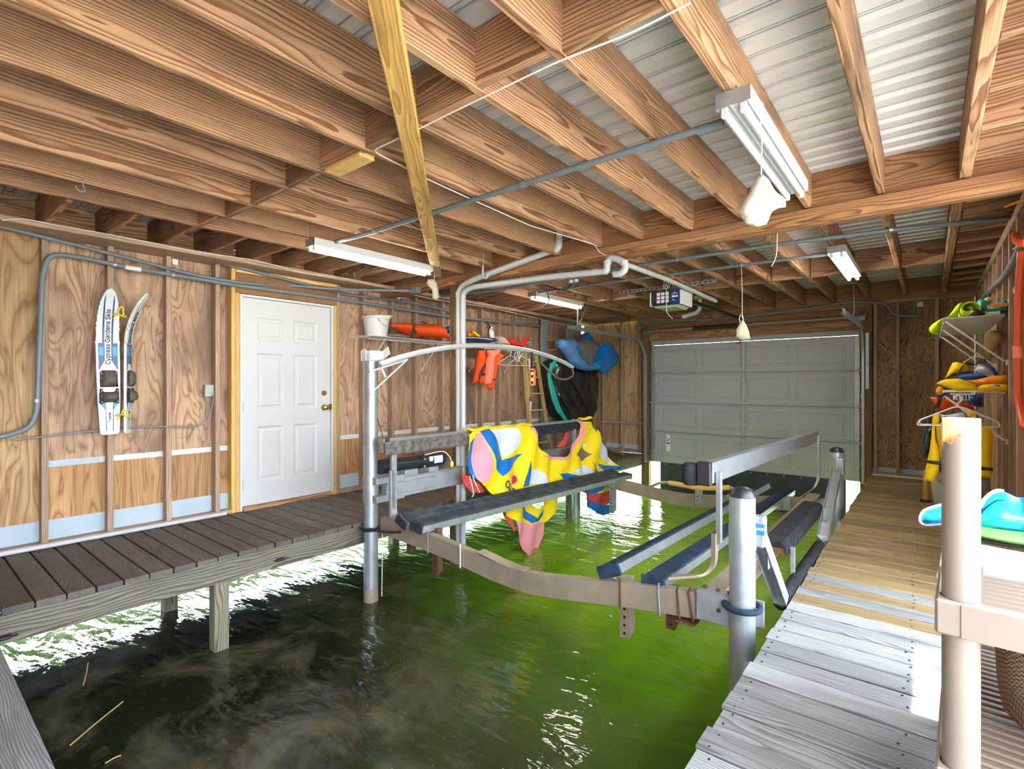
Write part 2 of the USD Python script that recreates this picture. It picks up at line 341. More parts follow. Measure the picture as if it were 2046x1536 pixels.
put(None, 'water', grid(np.array([[(x, y, WZ) for y in (-1.59, .3, 4, 8.58, 8.7, 60)] for x in (-60, -5.3, -4, -.6, .4)])), MAT['water'],
    label='murky green lake water filling the boat slip, coloured dark near the camera, with the far light painted in as lime green', cat='water', kind='stuff')
put(None, 'shore', box((-60, -40, -1.2), (60, -1.6, -.10)), MAT['ground_sand'], kind='structure')
put(None, 'shore', box((.78, -1.59, -1.2), (60, 60, -.12)), MAT['ground_sand'], kind='structure')

tr_ = []
for k in range(26):
    yy_ = -16 + k * 1.9; tr_.append(wrinkle(ellipsoid((-20 + R.uniform(-3, 3), yy_, 1.2 + R.uniform(-.4, .4)), (2.2, 2.0, R.uniform(2.0, 3.4)), None, 4), 1.0, .9, k))
plain('foliage', (.07, .13, .035), .8, 0, .2, .4, 2.)
put(None, 'shoreline_trees', cat(*tr_), MAT['foliage'], True, label='belt of trees on the far bank, mirrored in the water under the left deck', cat='trees', kind='stuff')

# ---------------------------------------------------------------- floor: three decks of planks
floor = thing('floor', kind='structure')
XL0, XL1, XR0, XR1, YB = -5.20, -3.965, -.615, .56, 8.60
nails = []
def nail(x, y): nails.append(moved(trimesh.creation.cylinder(.0042, .003, sections=6), (x, y, .0008)))
k = -20
while True:                                                          # left deck
    y0, y1 = 1.526 + .1387 * k + .005, 1.526 + .1387 * (k + 1) - .005; k += 1
    if y0 < .36: continue
    if y0 > YB: break
    e = R.uniform(-.008, .008)
    put(floor, 'deck_plank', board((XL0 - .09, y0, -.036), (XL1 + e, min(y1, YB + .1), R.uniform(-.002, .002)), 0, .004), MAT['darkdeck_x'])
    if y0 < 6:
        for x in (-4.02, -4.55, -5.08):
            for dy in (.03, .105): nail(x + R.uniform(-.01, .01), y0 + dy)
k = -20
while True:                                                          # right deck
    y0, y1 = 1.761 + .1396 * k + .0045, 1.761 + .1396 * (k + 1) - .0045; k += 1
    if y0 < .36: continue
    if y0 > YB: break
    e = R.uniform(-.008, .008)
    put(floor, 'deck_plank', board((XR0 + e, y0, -.036), (XR1, min(y1, YB + .1), R.uniform(-.003, .003)), 0, .004), MAT['lamptint_deck_x' if y0 + R.uniform(-.5, .5) > 3.5 else 'deck_x'])  # far planks take the tan with lamp light in its colour
    for x in (-.575, -.07, .40):
        for dy in (.03, .105): nail(x + R.uniform(-.012, .012), y0 + dy + R.uniform(-.008, .008))
for k in range(10):                                                  # near deck, planks along the slip's end
    y1 = .355 - .1396 * k
    put(floor, 'deck_plank', board((XL0 - .09, y1 - .1336, -.036), (XR1, y1, R.uniform(-.002, .002)), 0, .004), MAT['deck_x'])
put(floor, 'nail_heads', cat(*nails), MAT['black_rubber'], kind='stuff')
put(floor, 'rim_board', board((XL1 - .055, .30, -.20), (XL1 - .014, 8.6, -.038), 1), MAT['rim_y'])
put(floor, 'rim_board', board((XR0 + .016, .30, -.20), (XR0 + .055, 8.6, -.038), 1), MAT['deck_y'])
put(floor, 'rim_board', board((XL1, .28, -.20), (XR0, .32, -.038), 0), MAT['deck_x'])
put(floor, 'rim_board', board((XL0 - .10, .3, -.20), (XL0 - .06, 8.6, -.038), 1), MAT['deck_y'])
put(floor, 'deck_joist', board((-4.62, .3, -.19), (-4.58, 8.6, -.038), 1), MAT['deck_y'])
put(floor, 'deck_joist', board((-.06, .3, -.19), (-.02, 8.6, -.038), 1), MAT['deck_y'])
put(floor, 'rim_board', board((XR1 - .06, .3, -.20), (XR1 - .02, 8.6, -.038), 1), MAT['deck_y'])

# ---------------------------------------------------------------- ceiling
JB, JT = 2.414, 2.645
ceiling = thing('ceiling', kind='structure')
JX = [.188, -.209, -.604, -1.006, -1.387, -1.79, -2.177, -2.60, -2.973, -3.435, -3.83, -4.20]
for i, x in enumerate(JX):
    w = .052 if i == 0 else .038
    put(ceiling, 'joist', board((x - w, -1.5, JB), (x, 3.912, JT), 1, .004), MAT['joist_y'])
    put(ceiling, 'joist', board((x - w - .012, 3.99, JB), (x - .012, 8.60, JT), 1, .004), MAT['joist_y'])
    if i:
        for y in (1.49, 6.43):
            dy = R.choice([-.012, .03])
            put(ceiling, 'blocking', board((x, y + dy, JB + .004), (JX[i - 1] - (.052 if i == 1 else .038), y + dy + .038, JT - .002), 0, .003), MAT['joist_x'])
put(ceiling, 'blocking', board((-2.56, 1.53, JB - .012), (-2.24, 1.62, JB + .03), 0, .003), MAT['fresh_y'])
put(ceiling, 'ledger', board((-5.0, 3.87, 2.308), (.62, 3.909, 2.406), 0, .004), MAT['header_x'])
put(ceiling, 'header_beam', board((-5.28, 3.912, 2.305), (.62, 3.95, JT), 0, .004), MAT['header_x'])
put(ceiling, 'header_beam', board((-5.28, 3.951, 2.305), (.62, 3.988, JT), 0, .004), MAT['header_x'])
for k in range(-5, 22):
    y = .741 + .362 * k
    if abs(y - 3.94) > .12 and y < 8.5: put(ceiling, 'outlooker', board((-5.7, y, JB + .002), (-4.24, y + .038, JT), 0, .003), MAT['joist_x'])
for k in range(-13, 10):
    y = 4.40 + .405 * k
    if y < 8.5 and abs(y - 3.99) > .1 and not .1 < y < 1.2: put(ceiling, 'outlooker', board((.19, y, JB + .002), (.95, y + .038, JT), 0, .003), MAT['joist_x'])
put(ceiling, 'top_plate', board((-5.29, -1.0, 2.372), (-4.955, 8.6, JB - .001), 1, .004), MAT['stud_y'])
put(ceiling, 'top_plate', board((.445, 3.99, 2.34), (.56, 8.6, JB - .001), 1, .004), MAT['stud_y'])
put(ceiling, 'end_board', board((-5.2, 8.601, 2.392), (.5, 8.64, JT), 0, .004), MAT['header_x'])
put(ceiling, 'eave_board', board((-5.33, -1.45, 2.372), (-5.292, 8.6, JT + .032), 1, .003), MAT['joist_y']); put(ceiling, 'eave_board', board((.562, 3.9, 2.34), (.60, 8.6, JT + .032), 1, .003), MAT['joist_y'])
# corrugated sheets, ribs across the building
def sheet(y0, y1, x0, x1):
    per, prof, y = .143, [(0, 0), (.052, 0), (.0525, .035), (.0605, .035), (.061, 0), (.068, 0), (.072, .026), (.106, .026), (.1065, .04), (.113, .04), (.1135, .02), (.124, 0)], y0
    pr = []
    while y < y1 - 1e-6:
        pr += [(min(y + a, y1), b) for a, b in prof]; y += per
    pr.append((y1, 0))
    P = np.array([[(x, a, JT + .001 + b) for a, b in pr] for x in (x0, x1)])
    return thick(grid(P), .0015)
ye = [.50 - .858 * i for i in range(4)][::-1] + [1.14 + .858 * i for i in range(11)]
for a, b in zip(ye[:-1], ye[1:]):
    put(ceiling, 'roof_sheet', sheet(a, b, -6.0, -.2 if .4 < a < .6 else 1.25), MAT['roof_metal'])  # one sheet cut short: unseen roof gap added for the sun patch
# the brace lying flat under the joists at 45 degrees
a, b = np.array([-.62, .30, 0]), np.array([-4.02, 3.70, 0]); d = (b - a) / np.linalg.norm(b - a); L = np.linalg.norm(b - a)
ang = math.degrees(math.atan2(d[1], d[0]))
put(ceiling, 'diagonal_brace', board((-.9, -.046, -.022), (L / 2 - .55, .046, .022), 0, .004), MAT['brace_d'], rot=(0, 0, ang), loc=(*((a + b) / 2)[:2], JB - .023))
put(ceiling, 'diagonal_brace', board((-L / 2 - 0, -.046, -.022), (-.905, .046, .022), 0, .004), MAT['brace_d'], rot=(0, 0, ang), loc=(*((a + b) / 2)[:2], JB - .023))
put(ceiling, 'diagonal_brace', board((L / 2 - .545, -.042, -.02), (L / 2, .042, .02), 0, .004), MAT['stud_x'], rot=(0, 0, ang), loc=(*((a + b) / 2)[:2], JB - .025))

# ---------------------------------------------------------------- left wall
wl = thing('wall_left', kind='structure')
xs, xo = -5.20, -5.289
DY0, DY1 = 2.204, 3.216
SY = [-.82, -.42, -.02, .38, .783, 1.185, 1.60, 2.0, 3.62, 4.04, 4.42, 4.90, 5.30, 5.70, 6.10, 6.50, 6.9, 7.3, 7.7, 8.1, 8.5]
for y in SY: put(wl, 'stud', board((xo, y - .02, .04), (xs, y + .02, 2.371), 2), MAT['stud_z'])
put(wl, 'plywood_panel', box((xo - .012, -1.45, -.02), (xo, -1.003, 2.40)), MAT['ply_pale'])
for y in (2.122, 2.162): put(wl, 'stud', board((xo, y, .0), (xs, y + .039, 2.371 if y < 2.15 else 2.13), 2), MAT['fresh_z'])
put(wl, 'stud', board((xo, 3.217, 0), (xs, 3.255, 2.13), 2), MAT['fresh_z']); put(wl, 'stud', board((xo, 3.257, .0), (xs, 3.296, 2.371), 2), MAT['stud_z'])
put(wl, 'door_header', board((xo, 2.166, 2.131), (xs, 3.256, 2.235), 1), MAT['header_x']); put(wl, 'door_header', board((xo, 2.166, 2.237), (xs - .01, 3.256, 2.33), 1), MAT['header_x'])
put(wl, 'door_header', board((xo, 2.166, 2.331), (xs, 3.256, 2.371), 1), MAT['fresh_y'])
put(wl, 'bottom_plate', board((xo, -1.0, .001), (xs, 2.12, .039), 1), MAT['stud_y']); put(wl, 'bottom_plate', board((xo, 3.3, .001), (xs, 8.6, .039), 1), MAT['stud_y'])
edges = [-1.0, .78, 2.204]; t = .012
put(wl, 'plywood_panel', box((xo - t, -1.0, .19), (xo, .78, 2.40)), MAT['ply_pale'])
put(wl, 'plywood_panel', box((xo - t, .783, .648), (xo, 2.0, 2.40)), MAT['ply_wall']); put(wl, 'plywood_panel', box((xo - t, 2.003, .648), (xo, 2.2, 2.40)), MAT['ply_wall'])
for a, b in ((.783, 1.6), (1.603, 2.2)): put(wl, 'plywood_panel', box((xo - t, a, .19), (xo, b, .6)), MAT['ply_fresh'])
for a, b in ((3.22, 4.42), (4.423, 5.64), (5.643, 6.86), (6.863, 8.6)):
    put(wl, 'plywood_panel', box((xo - t, a, .648), (xo, b, 2.40)), MAT['ply_wall']); put(wl, 'plywood_panel', box((xo - t, a, .19), (xo, b, .6)), MAT['ply_fresh'])
put(wl, 'plywood_panel', box((xo - t, 2.2, 2.13), (xo, 3.22, 2.40)), MAT['ply_wall'])
put(wl, 'metal_strip', box((xo - t, .783, .6), (xo + .004, 1.13, .648)), MAT['flashing']); put(wl, 'metal_strip', box((xo - t, 1.132, .602), (xo + .003, 2.2, .646)), MAT['white_strip']); put(wl, 'metal_strip', box((xo - t, 3.3, .602), (xo + .003, 8.6, .646)), MAT['white_strip'])
put(wl, 'metal_flashing', box((xo - t, -1.0, -.45), (xo + .002, 2.12, .19)), MAT['flashing']); put(wl, 'metal_flashing', box((xo - t, 2.13, -.45), (xo + .002, 8.6, .19)), MAT['flashing'])  # unseen part below the deck added to block sky reflections in the water

# ---------------------------------------------------------------- back wall
wb = thing('wall_back', kind='structure')
y0, y1 = 8.60, 8.689
for x in (-5.17, -4.77, -4.386, -4.02): put(wb, 'stud', board((x - .02, y0, .04), (x + .02, y1, 2.39), 2), MAT['stud_z'])
put(wb, 'timber_post', board((-3.985, y0 - .02, -.9), (-3.845, y1, 2.30), 2, .005), MAT['post_z']); put(wb, 'timber_post', board((-.735, y0 - .02, -.9), (-.60, y1, 2.30), 2, .005), MAT['post_z'])
for x in (-.565, -.32, .085, .43): put(wb, 'stud', board((x - .02, y0, .04), (x + .02, y1, 2.34), 2), MAT['stud_z'])
put(wb, 'bottom_plate', board((-.6, y0, .001), (.45, y1, .039), 0), MAT['stud_x']); put(wb, 'bottom_plate', board((-5.2, y0, .001), (-3.99, y1, .06), 0), MAT['stud_x'])
put(wb, 'top_plate', board((-.60, y0, 2.341), (.45, y1, 2.392), 0), MAT['stud_x'])
put(wb, 'girt', board((-5.2, y0 - .005, .52), (-3.99, y0 + .03, .56), 0), MAT['stud_x'])
for z0, z1, dy in ((2.005, 2.135, 0), (2.137, 2.215, .012), (2.217, 2.30, .0), (2.302, 2.39, .015)): put(wb, 'header_beam', board((-3.98, y0 + dy - .01, z0), (-.60, y1, z1), 0, .006), MAT['header_x'])
for a, b in ((-5.2, -4.39), (-4.388, -3.9)): put(wb, 'plywood_panel', box((a, y1, .14), (b, y1 + t, 2.40)), MAT['ply_pale'])
for a, b in ((-.70, .083), (.086, .56)): put(wb, 'plywood_panel', box((a, y1, .10), (b, y1 + t, 2.40)), MAT['ply_dark'])
put(wb, 'metal_flashing', box((-.70, y1, 0), (.56, y1 + t, .10)), MAT['flashing']); put(wb, 'metal_flashing', box((-5.2, y1, 0), (-3.9, y1 + t, .14)), MAT['flashing'])

# ---------------------------------------------------------------- front wall behind the camera, closed; the near right bay opened, unseen, to let daylight in
wf = thing('wall_front', kind='structure')
for x in np.arange(-5.1, .5, .4064): put(wf, 'stud', board((x - .019, -1.489, .0), (x + .019, -1.40, 2.40), 2), MAT['stud_z'])
for a in (-5.3, -4.08, -2.86, -1.64, -.42): put(wf, 'plywood_panel', box((a, -1.502, -.02), (min(a + 1.217, .56), -1.49, 2.64)), MAT['ply_pale'])

# ---------------------------------------------------------------- right wall
wr = thing('wall_right', kind='structure')
for k in range(11):
    y = 4.30 + .42 * k
    put(wr, 'stud', board((.45, y - .02, .04), (.539, y + .02, 2.339), 2), MAT['stud_z'])
    if k < 10: put(wr, 'girt', board((.47, y + .02, 1.86 + .03 * (k % 2)), (.53, y + .40, 1.90 + .03 * (k % 2)), 1), MAT['stud_y'])
put(wr, 'bottom_plate', board((.45, 4.0, .001), (.539, 8.6, .039), 1), MAT['stud_y'])
for a, b in ((4.0, 5.3), (5.303, 6.5), (6.503, 8.6)): put(wr, 'plywood_panel', box((.54, a, -.02), (.552, b, 2.40)), MAT['ply_wall'])
put(wr, 'timber_post', board((.45, 3.90, -.9), (.54, 3.99, 2.304), 2), MAT['post_z'])
put(wr, 'bay_header', board((.46, -1.4, 2.30), (.54, 3.90, 2.41), 1), MAT['header_x'])
# ---------------------------------------------------------------- helpers: sheets and cushions from outlines
def cells(poly, cell):
    """Cuts a polygon along a grid and triangulates it: (points, triangles), evenly fine."""
    poly = poly if hasattr(poly, 'bounds') else sg.Polygon(poly)
    poly = poly.buffer(0)
    x0, y0, x1, y1 = poly.bounds; V, F, key = [], [], {}
    def vid(p):
        k = (round(p[0], 6), round(p[1], 6))
        if k not in key: key[k] = len(V); V.append(k)
        return key[k]
    nx, ny = int(math.ceil((x1 - x0) / cell)), int(math.ceil((y1 - y0) / cell))
    import shapely.prepared as sp
    pp = sp.prep(poly)
    for i in range(nx):
        for j in range(ny):
            a, b = x0 + i * cell, y0 + j * cell
            q = sg.box(a, b, a + cell, b + cell)
            if pp.contains(q):
                k = [vid(p) for p in ((a, b), (a + cell, b), (a + cell, b + cell), (a, b + cell))]
                F += [[k[0], k[1], k[2]], [k[0], k[2], k[3]]]; continue
            if not pp.intersects(q): continue
            g = poly.intersection(q)
            for h in getattr(g, 'geoms', [g]):
                if h.geom_type != 'Polygon' or h.area < cell * cell * 1e-5: continue
                try: tv, tf = trimesh.creation.triangulate_polygon(h, engine='earcut')
                except Exception: continue
                ids = [vid(p) for p in tv]
                for t in tf:
                    t = [ids[q] for q in t]
                    if len(set(t)) == 3:
                        (ax, ay), (bx, by), (cx, cy) = V[t[0]], V[t[1]], V[t[2]]
                        F.append(t if (bx - ax) * (cy - ay) - (cx - ax) * (by - ay) > 0 else t[::-1])
    return np.array(V), np.array(F)
def panel(poly, cell, fn, t):
    """A sheet of thickness t over a polygon, bent by fn(a, b) -> xyz."""
    v, f = cells(poly, cell); return thick((fn(v[:, 0], v[:, 1]), f), t)
def cushion(poly, t, cell, o, a, b, r=.06, amp=.0, sc=9., seed=0, flat=1.0):
    """An outline puffed up to thickness t: o + u*a + v*b, bulging along a x b."""
    pg = sg.Polygon(poly).buffer(0); pg = max(getattr(pg, 'geoms', [pg]), key=lambda g: g.area)
    v, f = cells(pg, cell); e = pg.exterior
    import shapely
    d = shapely.distance(shapely.points(v), e)
    h = t / 2 * np.sqrt(np.clip(1 - (1 - np.clip(d / r, 0, 1)) ** 2, 0, 1))
    o, a, b = (np.asarray(q, float) for q in (o, a, b)); n = np.cross(a, b); n /= np.linalg.norm(n)
    k = (meshkit.fbm(np.stack([v[:, 0] * sc, v[:, 1] * sc, np.full(len(v), seed * 3.7)], 1), 3, seed) - .5) * 2 * amp * np.clip(d / (r * .5), 0, 1)
    base = o + v[:, :1] * a + v[:, 1:] * b
    up = base + n * (h + k)[:, None]; dn = base - n * (h * flat - k * .3)[:, None]
    N = len(v); m = trimesh.Trimesh(np.vstack([up, dn]), np.vstack([f, f[:, ::-1] + N]), process=False)
    m.merge_vertices(); return m
def px_poly(pts, ax, val):
    """Pixel outline -> outline in the plane's own two axes (metres)."""
    o = [i for i in range(3) if i != ax]
    q = np.array([_pt(u, v, ax, val)[o] for u, v in pts]); return q
def blob(parent, name, pts, ax, val, t, mat, r=.05, amp=.004, sc=10., cell=.02, seed=0, flat=1., **kw):
    q = px_poly(pts, ax, val); o = np.zeros(3); o[ax] = val
    a, b = (np.array([0, 1., 0]), np.array([0, 0, 1.])) if ax == 0 else (np.array([1., 0, 0]), np.array([0, 0, 1.]))
    s = 1. if ax == 0 else -1.
    m = cushion(q, t, cell, o, a, b, r, amp * s, sc, seed, flat)
    return put(parent, name, m, MAT[mat], True, **kw)

# ---------------------------------------------------------------- more materials
plain('orange_cloth', srgb(244, 84, 30), .7, 0, .2, .12, 18., .002); plain('orange_faded', srgb(246, 132, 104), .75, 0, .2, .12, 18., .002)
plain('yellow_cloth', srgb(250, 205, 20), .7, 0, .2, .14, 14., .002); plain('yellow_vest', srgb(244, 196, 22), .75, 0, .2, .12, 16., .002)
plain('red_cloth', srgb(205, 45, 45), .6, 0, .3, .2, 14.); plain('blue_cloth', srgb(46, 104, 190), .65, 0, .3, .15, 14.)
plain('raft_yellow', srgb(245, 212, 20), .5, 0, .35, .10, 7., .002); plain('raft_blue', srgb(16, 108, 190), .42, 0, .4, .16, 8., .002)
plain('raft_pink', srgb(240, 150, 165), .5, 0, .35, .08, 8., .002); plain('raft_white', srgb(214, 218, 228), .5, 0, .35, .06, 8., .002); plain('raft_red', srgb(205, 70, 62), .5, 0, .35, .18, 8., .002)
plain('vinyl_blue', srgb(18, 118, 205), .22, 0, .55, .12, 7.); plain('vinyl_haze', srgb(96, 142, 205), .25, 0, .55, .2, 6.); plain('vinyl_grey', srgb(126, 118, 112), .4, 0, .4, .15, 8.)
plain('vinyl_sky', srgb(10, 108, 162), .3, 0, .5, .10, 5.); plain('piping_white', srgb(170, 174, 186), .4)
plain('black_bag', (.018, .018, .017), .22, 0, .6, .3, 10.); plain('black_strap', (.02, .02, .022), .6); plain('teal_net', srgb(40, 165, 150), .6, 0, .2, .15, 20.)
plain('lime_foam', srgb(190, 216, 30), .8, 0, .1, .06, 9.); plain('teal_plastic', srgb(50, 180, 196), .4, 0, .4, .15, 9.); plain('orange_plastic', srgb(250, 150, 14), .4)
plain('red_orange', srgb(216, 88, 40), .45, 0, .4, .10, 6.); plain('bucket_white', (.6, .6, .58), .4, 0, .4, .05, 8.); plain('grey_green', srgb(168, 176, 160), .5)
plain('resin_beige', srgb(138, 124, 113), .38, 0, .45, .06, 5.); plain('resin_top', srgb(122, 105, 92), .45, 0, .4, .05, 5.); plain('green_plastic', srgb(60, 165, 50), .45)
plain('pendant_orange', srgb(246, 140, 40), .45); plain('black_plastic', (.02, .021, .024), .35); plain('navy_plastic', srgb(20, 60, 112), .4); plain('label_white', (.8, .8, .8), .5); plain('label_blue', srgb(30, 120, 196), .4)
plain('dark_print', (.03, .03, .035), .6); plain('ski_navy', srgb(28, 78, 124), .35); plain('ski_blue', srgb(52, 160, 222), .35); plain('ski_white', (.78, .80, .80), .3, 0, .5, .04, 6.); plain('boot_grey', srgb(92, 88, 74), .6, 0, .3, .35, 14.)
plain('yellow_cord', srgb(236, 206, 50), .6); plain('white_cord', (.74, .72, .66), .6); plain('mesh_bag', srgb(170, 160, 146), .8, 0, .2, .15, 30., .003); plain('hessian', srgb(206, 196, 168), .85, 0, .1, .1, 30., .003)
plain('rust', srgb(108, 76, 56), .75, .2, .3, .4, 20.); plain('carpet_grey', srgb(70, 76, 80), .9, 0, .1, .55, 9., .003); plain('carpet_blue', srgb(46, 62, 82), .85, 0, .15, .5, 12., .002); plain('carpet_black', (.03, .032, .038), .85, 0, .15, .5, 14., .002)
plain('carpet_worn', srgb(110, 104, 98), .95, 0, .1, .6, 22., .004); plain('foam_yellow', srgb(226, 176, 96), .7, 0, .2, .1, 12.); plain('motor_black', (.016, .02, .024), .3, 0, .5, .2, 8.)
plain('wicker_tan', srgb(190, 160, 90), .7, 0, .2, .2, 20.); plain('net_dark', srgb(20, 38, 30), .3, 0, .5, .4, 10.); plain('red_plastic', srgb(196, 40, 44), .35)
plain('pale_wood', srgb(196, 170, 112), .65, 0, .3, .15, 12.); plain('dowel', srgb(186, 138, 92), .6, 0, .3, .15, 12.); plain('grey_paint', srgb(146, 156, 152), .6, 0, .3, .1, 6.); plain('dark_print2', srgb(150, 60, 50), .6)
mk('tube_lit', {'e': ('emission', {'color': (1., .95, .80), 'strength': 120.})}, [], 'e.emission')
plain('tube_off', (.66, .68, .70), .2, 0, .5)
mk('woven', {'g': ('texture_coordinate', {}), 'm': ('mapping', {'mapping_type': 'point', 'rotation': (0, 0, .35)}), 'c': ('checker_texture', {'scale': 190., 'color1': srgb(176, 150, 122), 'color2': srgb(96, 78, 62)}), 'n': ('noise_texture', {'scale': 9., 'detail': 4.}), 'x': ('mix', {'mix_type': 'multiply', 'fac': .5}),
             'b': ('bump', {'distance': .003}), 'p': ('principled_bsdf', {'roughness': .9, 'specular_ior_level': .1})},
   [('g.object', 'm.vector'), ('m.vector', 'c.vector'), ('c.color', 'x.color1'), ('n.color', 'x.color2'), ('x.color', 'p.base_color'), ('c.fac', 'b.height'), ('b.normal', 'p.normal')])

# ---------------------------------------------------------------- posts and piles
def pile(x, y, top, s, label, mat='pile_z'):
    t = thing('dock_pile', label, 'dock pile', (x, y, WZ))
    put(t, 'pile', board((x - s / 2, y - s / 2, WZ - .6), (x + s / 2, y + s / 2, top), 2, .006), MAT[mat], loc=(0, 0, 0)) if 0 else put(t, 'pile', board((-s / 2, -s / 2, -.6), (s / 2, s / 2, top - WZ), 2, .006), MAT[mat])
    return t
p = pile(-4.03, 1.56, -.045, .10, 'square weathered pile with a dark wet foot under the left deck edge, nearest the camera')
put(p, 'bolt_plate', box((-.055, -.03, .33), (-.05, .03, .45)), MAT['galvanised'])
pile(-5.06, 1.56, -.21, .10, 'dark shaded pile under the outer side of the left deck, behind the near pile')
pile(-4.03, 6.3, -.21, .10, 'greenish pile under the left deck seen beneath the draped raft'); pile(-5.06, 3.94, -.21, .10, 'shaded outer pile beneath the left deck behind the aluminium lift post')
pile(-.56, 8.3, -.2, .1, 'pile under the far end of the right deck beside the dark door skirt')
t = thing('timber_post', 'square brown timber post standing beside two white pipes at the left deck edge', 'post', (-3.985, 3.93, -1.2))
put(t, 'post', board((-.045, -.045, 0), (.045, .045, 3.504), 2, .004), MAT['post_z'])

# ---------------------------------------------------------------- door 1
d1 = thing('door_1', kind='structure')
put(d1, 'jamb', board((xo, 2.205, .0), (xs - .004, 2.228, 2.125), 2), MAT['white_paint']); put(d1, 'jamb', board((xo, 3.192, 0), (xs - .004, 3.216, 2.125), 2), MAT['white_paint']); put(d1, 'jamb', board((xo, 2.229, 2.104), (xs - .004, 3.191, 2.127), 1), MAT['white_paint'])
put(d1, 'threshold', board((xo - .02, 2.228, .0), (xs + .02, 3.192, .036), 1), MAT['joist_y'])
dx = xs - .035
slab = m3.Manifold.cube([.04, .958, 2.062]).translate([dx - .04, 2.231, .039])
for yy in (2.231 + .15, 2.231 + .53):
    for z0, z1 in ((.26, .82), (.98, 1.56), (1.68, 1.92)):
        o = [(z0, yy), (z1, yy + .275)]
        outer = m3.Manifold.hull_points(np.array([(dx + .001, y_, z_) for y_ in (yy, yy + .275) for z_ in (z0, z1)] + [(dx - .010, y_, z_) for y_ in (yy + .02, yy + .255) for z_ in (z0 + .02, z1 - .02)]))
        slab = slab - outer
        slab = slab + m3.Manifold.hull_points(np.array([(dx - .011, y_, z_) for y_ in (yy + .035, yy + .24) for z_ in (z0 + .035, z1 - .035)] + [(dx - .002, y_, z_) for y_ in (yy + .055, yy + .22) for z_ in (z0 + .055, z1 - .055)]))
put(d1, 'door_panel', slab, MAT['door_white'])
for z in (.25, 1.02, 1.82): put(d1, 'hinge', cat(cyl((dx + .004, 2.229, z - .05), (dx + .004, 2.229, z + .05), .007, 8), box((dx - .001, 2.231, z - .05), (dx + .002, 2.25, z + .05))), MAT['galvanised'])
for z, nm, r in ((1.145, 'deadbolt', .03), (.985, 'door_knob', .032)):
    prof = [(0, 0), (r + .003, 0), (r, .008), (.012, .01), (.011, .028), (r - .006, .036), (r - .004, .052), (.014, .064), (0, .065)] if nm == 'door_knob' else [(0, 0), (r + .002, 0), (r, .01), (r - .008, .018), (0, .02)]
    put(d1, nm, moved(lathe(prof, 20, 0), (dx, 3.115, z)), MAT['brass'], 40)
put(d1, 'strike_plate', box((xs - .03, 3.165, .955), (xs - .004, 3.1925, 1.02)), MAT['brass'])

# ---------------------------------------------------------------- door 2: the sectional garage door
d2 = thing('door_2', kind='structure')
gx0, gx1, gy = -3.80, -.742, 8.595
zs = [-.12, .415, .915, 1.43, 1.93]
for i in range(4):
    z0, z1 = zs[i] + .007, zs[i + 1] - .007
    m = m3.Manifold.cube([gx1 - gx0, .035, z1 - z0]).translate([gx0, gy, z0])
    w = (gx1 - gx0 - .30) / 4
    for k in range(4):
        a = gx0 + .13 + k * (w + .013) + .03; b = a + w - .06
        z2, z3 = z0 + .085, z1 - .085
        ring = m3.Manifold.hull_points(np.array([(q, gy - .001, s) for q in (a, b) for s in (z2, z3)] + [(q, gy + .008, s) for q in (a + .012, b - .012) for s in (z2 + .012, z3 - .012)]))
        isl = m3.Manifold.hull_points(np.array([(q, gy + .009, s) for q in (a + .03, b - .03) for s in (z2 + .03, z3 - .03)] + [(q, gy + .001, s) for q in (a + .042, b - .042) for s in (z2 + .042, z3 - .042)]))
        m = m - ring + isl
    put(d2, 'door_section', m, MAT['garage_grey'])
    for zz in ((z1 - .03, z1 - .006), (z0 + .006, z0 + .03))[: 2 if i else 1]: put(d2, 'section_rail', board((gx0 + .07, gy - .009, zz[0]), (gx1 - .07, gy, zz[1]), 0, .004), MAT['garage_grey'])
    for x in (gx0 + .03, gx1 - .03): put(d2, 'end_stile', box((x - .032, gy - .014, z0), (x + .032, gy + .001, z1), .003), MAT['galvanised'])
    put(d2, 'centre_stile', box((-2.296, gy - .022, z0), (-2.236, gy + .001, z1), .004), MAT['galvanised'])
    if i:
        for x in (gx0 + .03, -2.266, gx1 - .03):
            put(d2, 'hinge', cat(box((x - .028, gy - .03, zs[i] - .05), (x + .028, gy - .014, zs[i] + .05), .004), cyl((x - .035, gy - .034, zs[i]), (x + .035, gy - .034, zs[i]), .008, 8)), MAT['galvanised'])
            if x != -2.266: put(d2, 'roller', cyl((x, gy - .03, zs[i] + .01), (x + (.06 if x > -2 else -.06), gy - .03, zs[i] + .01), .012, 10), MAT['galvanised'])
for i in (1, 2, 3): put(d2, 'section_seal', box((gx0 + .01, gy + .030, zs[i] - .02), (gx1 - .01, gy + .040, zs[i] + .02)), MAT['garage_grey'])
put(d2, 'door_stop', box((gx0 - .07, gy + .037, -.12), (gx0 + .02, gy + .062, 2.02)), MAT['header_x']); put(d2, 'door_stop', box((gx1 - .02, gy + .037, -.12), (gx1 + .03, gy + .062, 2.02)), MAT['header_x']); put(d2, 'door_stop', box((gx0 + .02, gy + .037, 1.97), (gx1 - .02, gy + .062, 2.02)), MAT['header_x'])
put(d2, 'top_strut', cat(box((gx0, gy - .05, 1.935), (gx1, gy + .03, 1.95), .003), box((gx0, gy - .012, 1.93), (gx1, gy + .03, 2.0), .003), box((gx0, gy - .05, 1.985), (gx1, gy + .0, 2.0), .003)), MAT['garage_grey'])
put(d2, 'warning_sticker', box((gx0 + .27, gy - .002, .085), (gx0 + .34, gy - .001, .37)), MAT['label_white'])
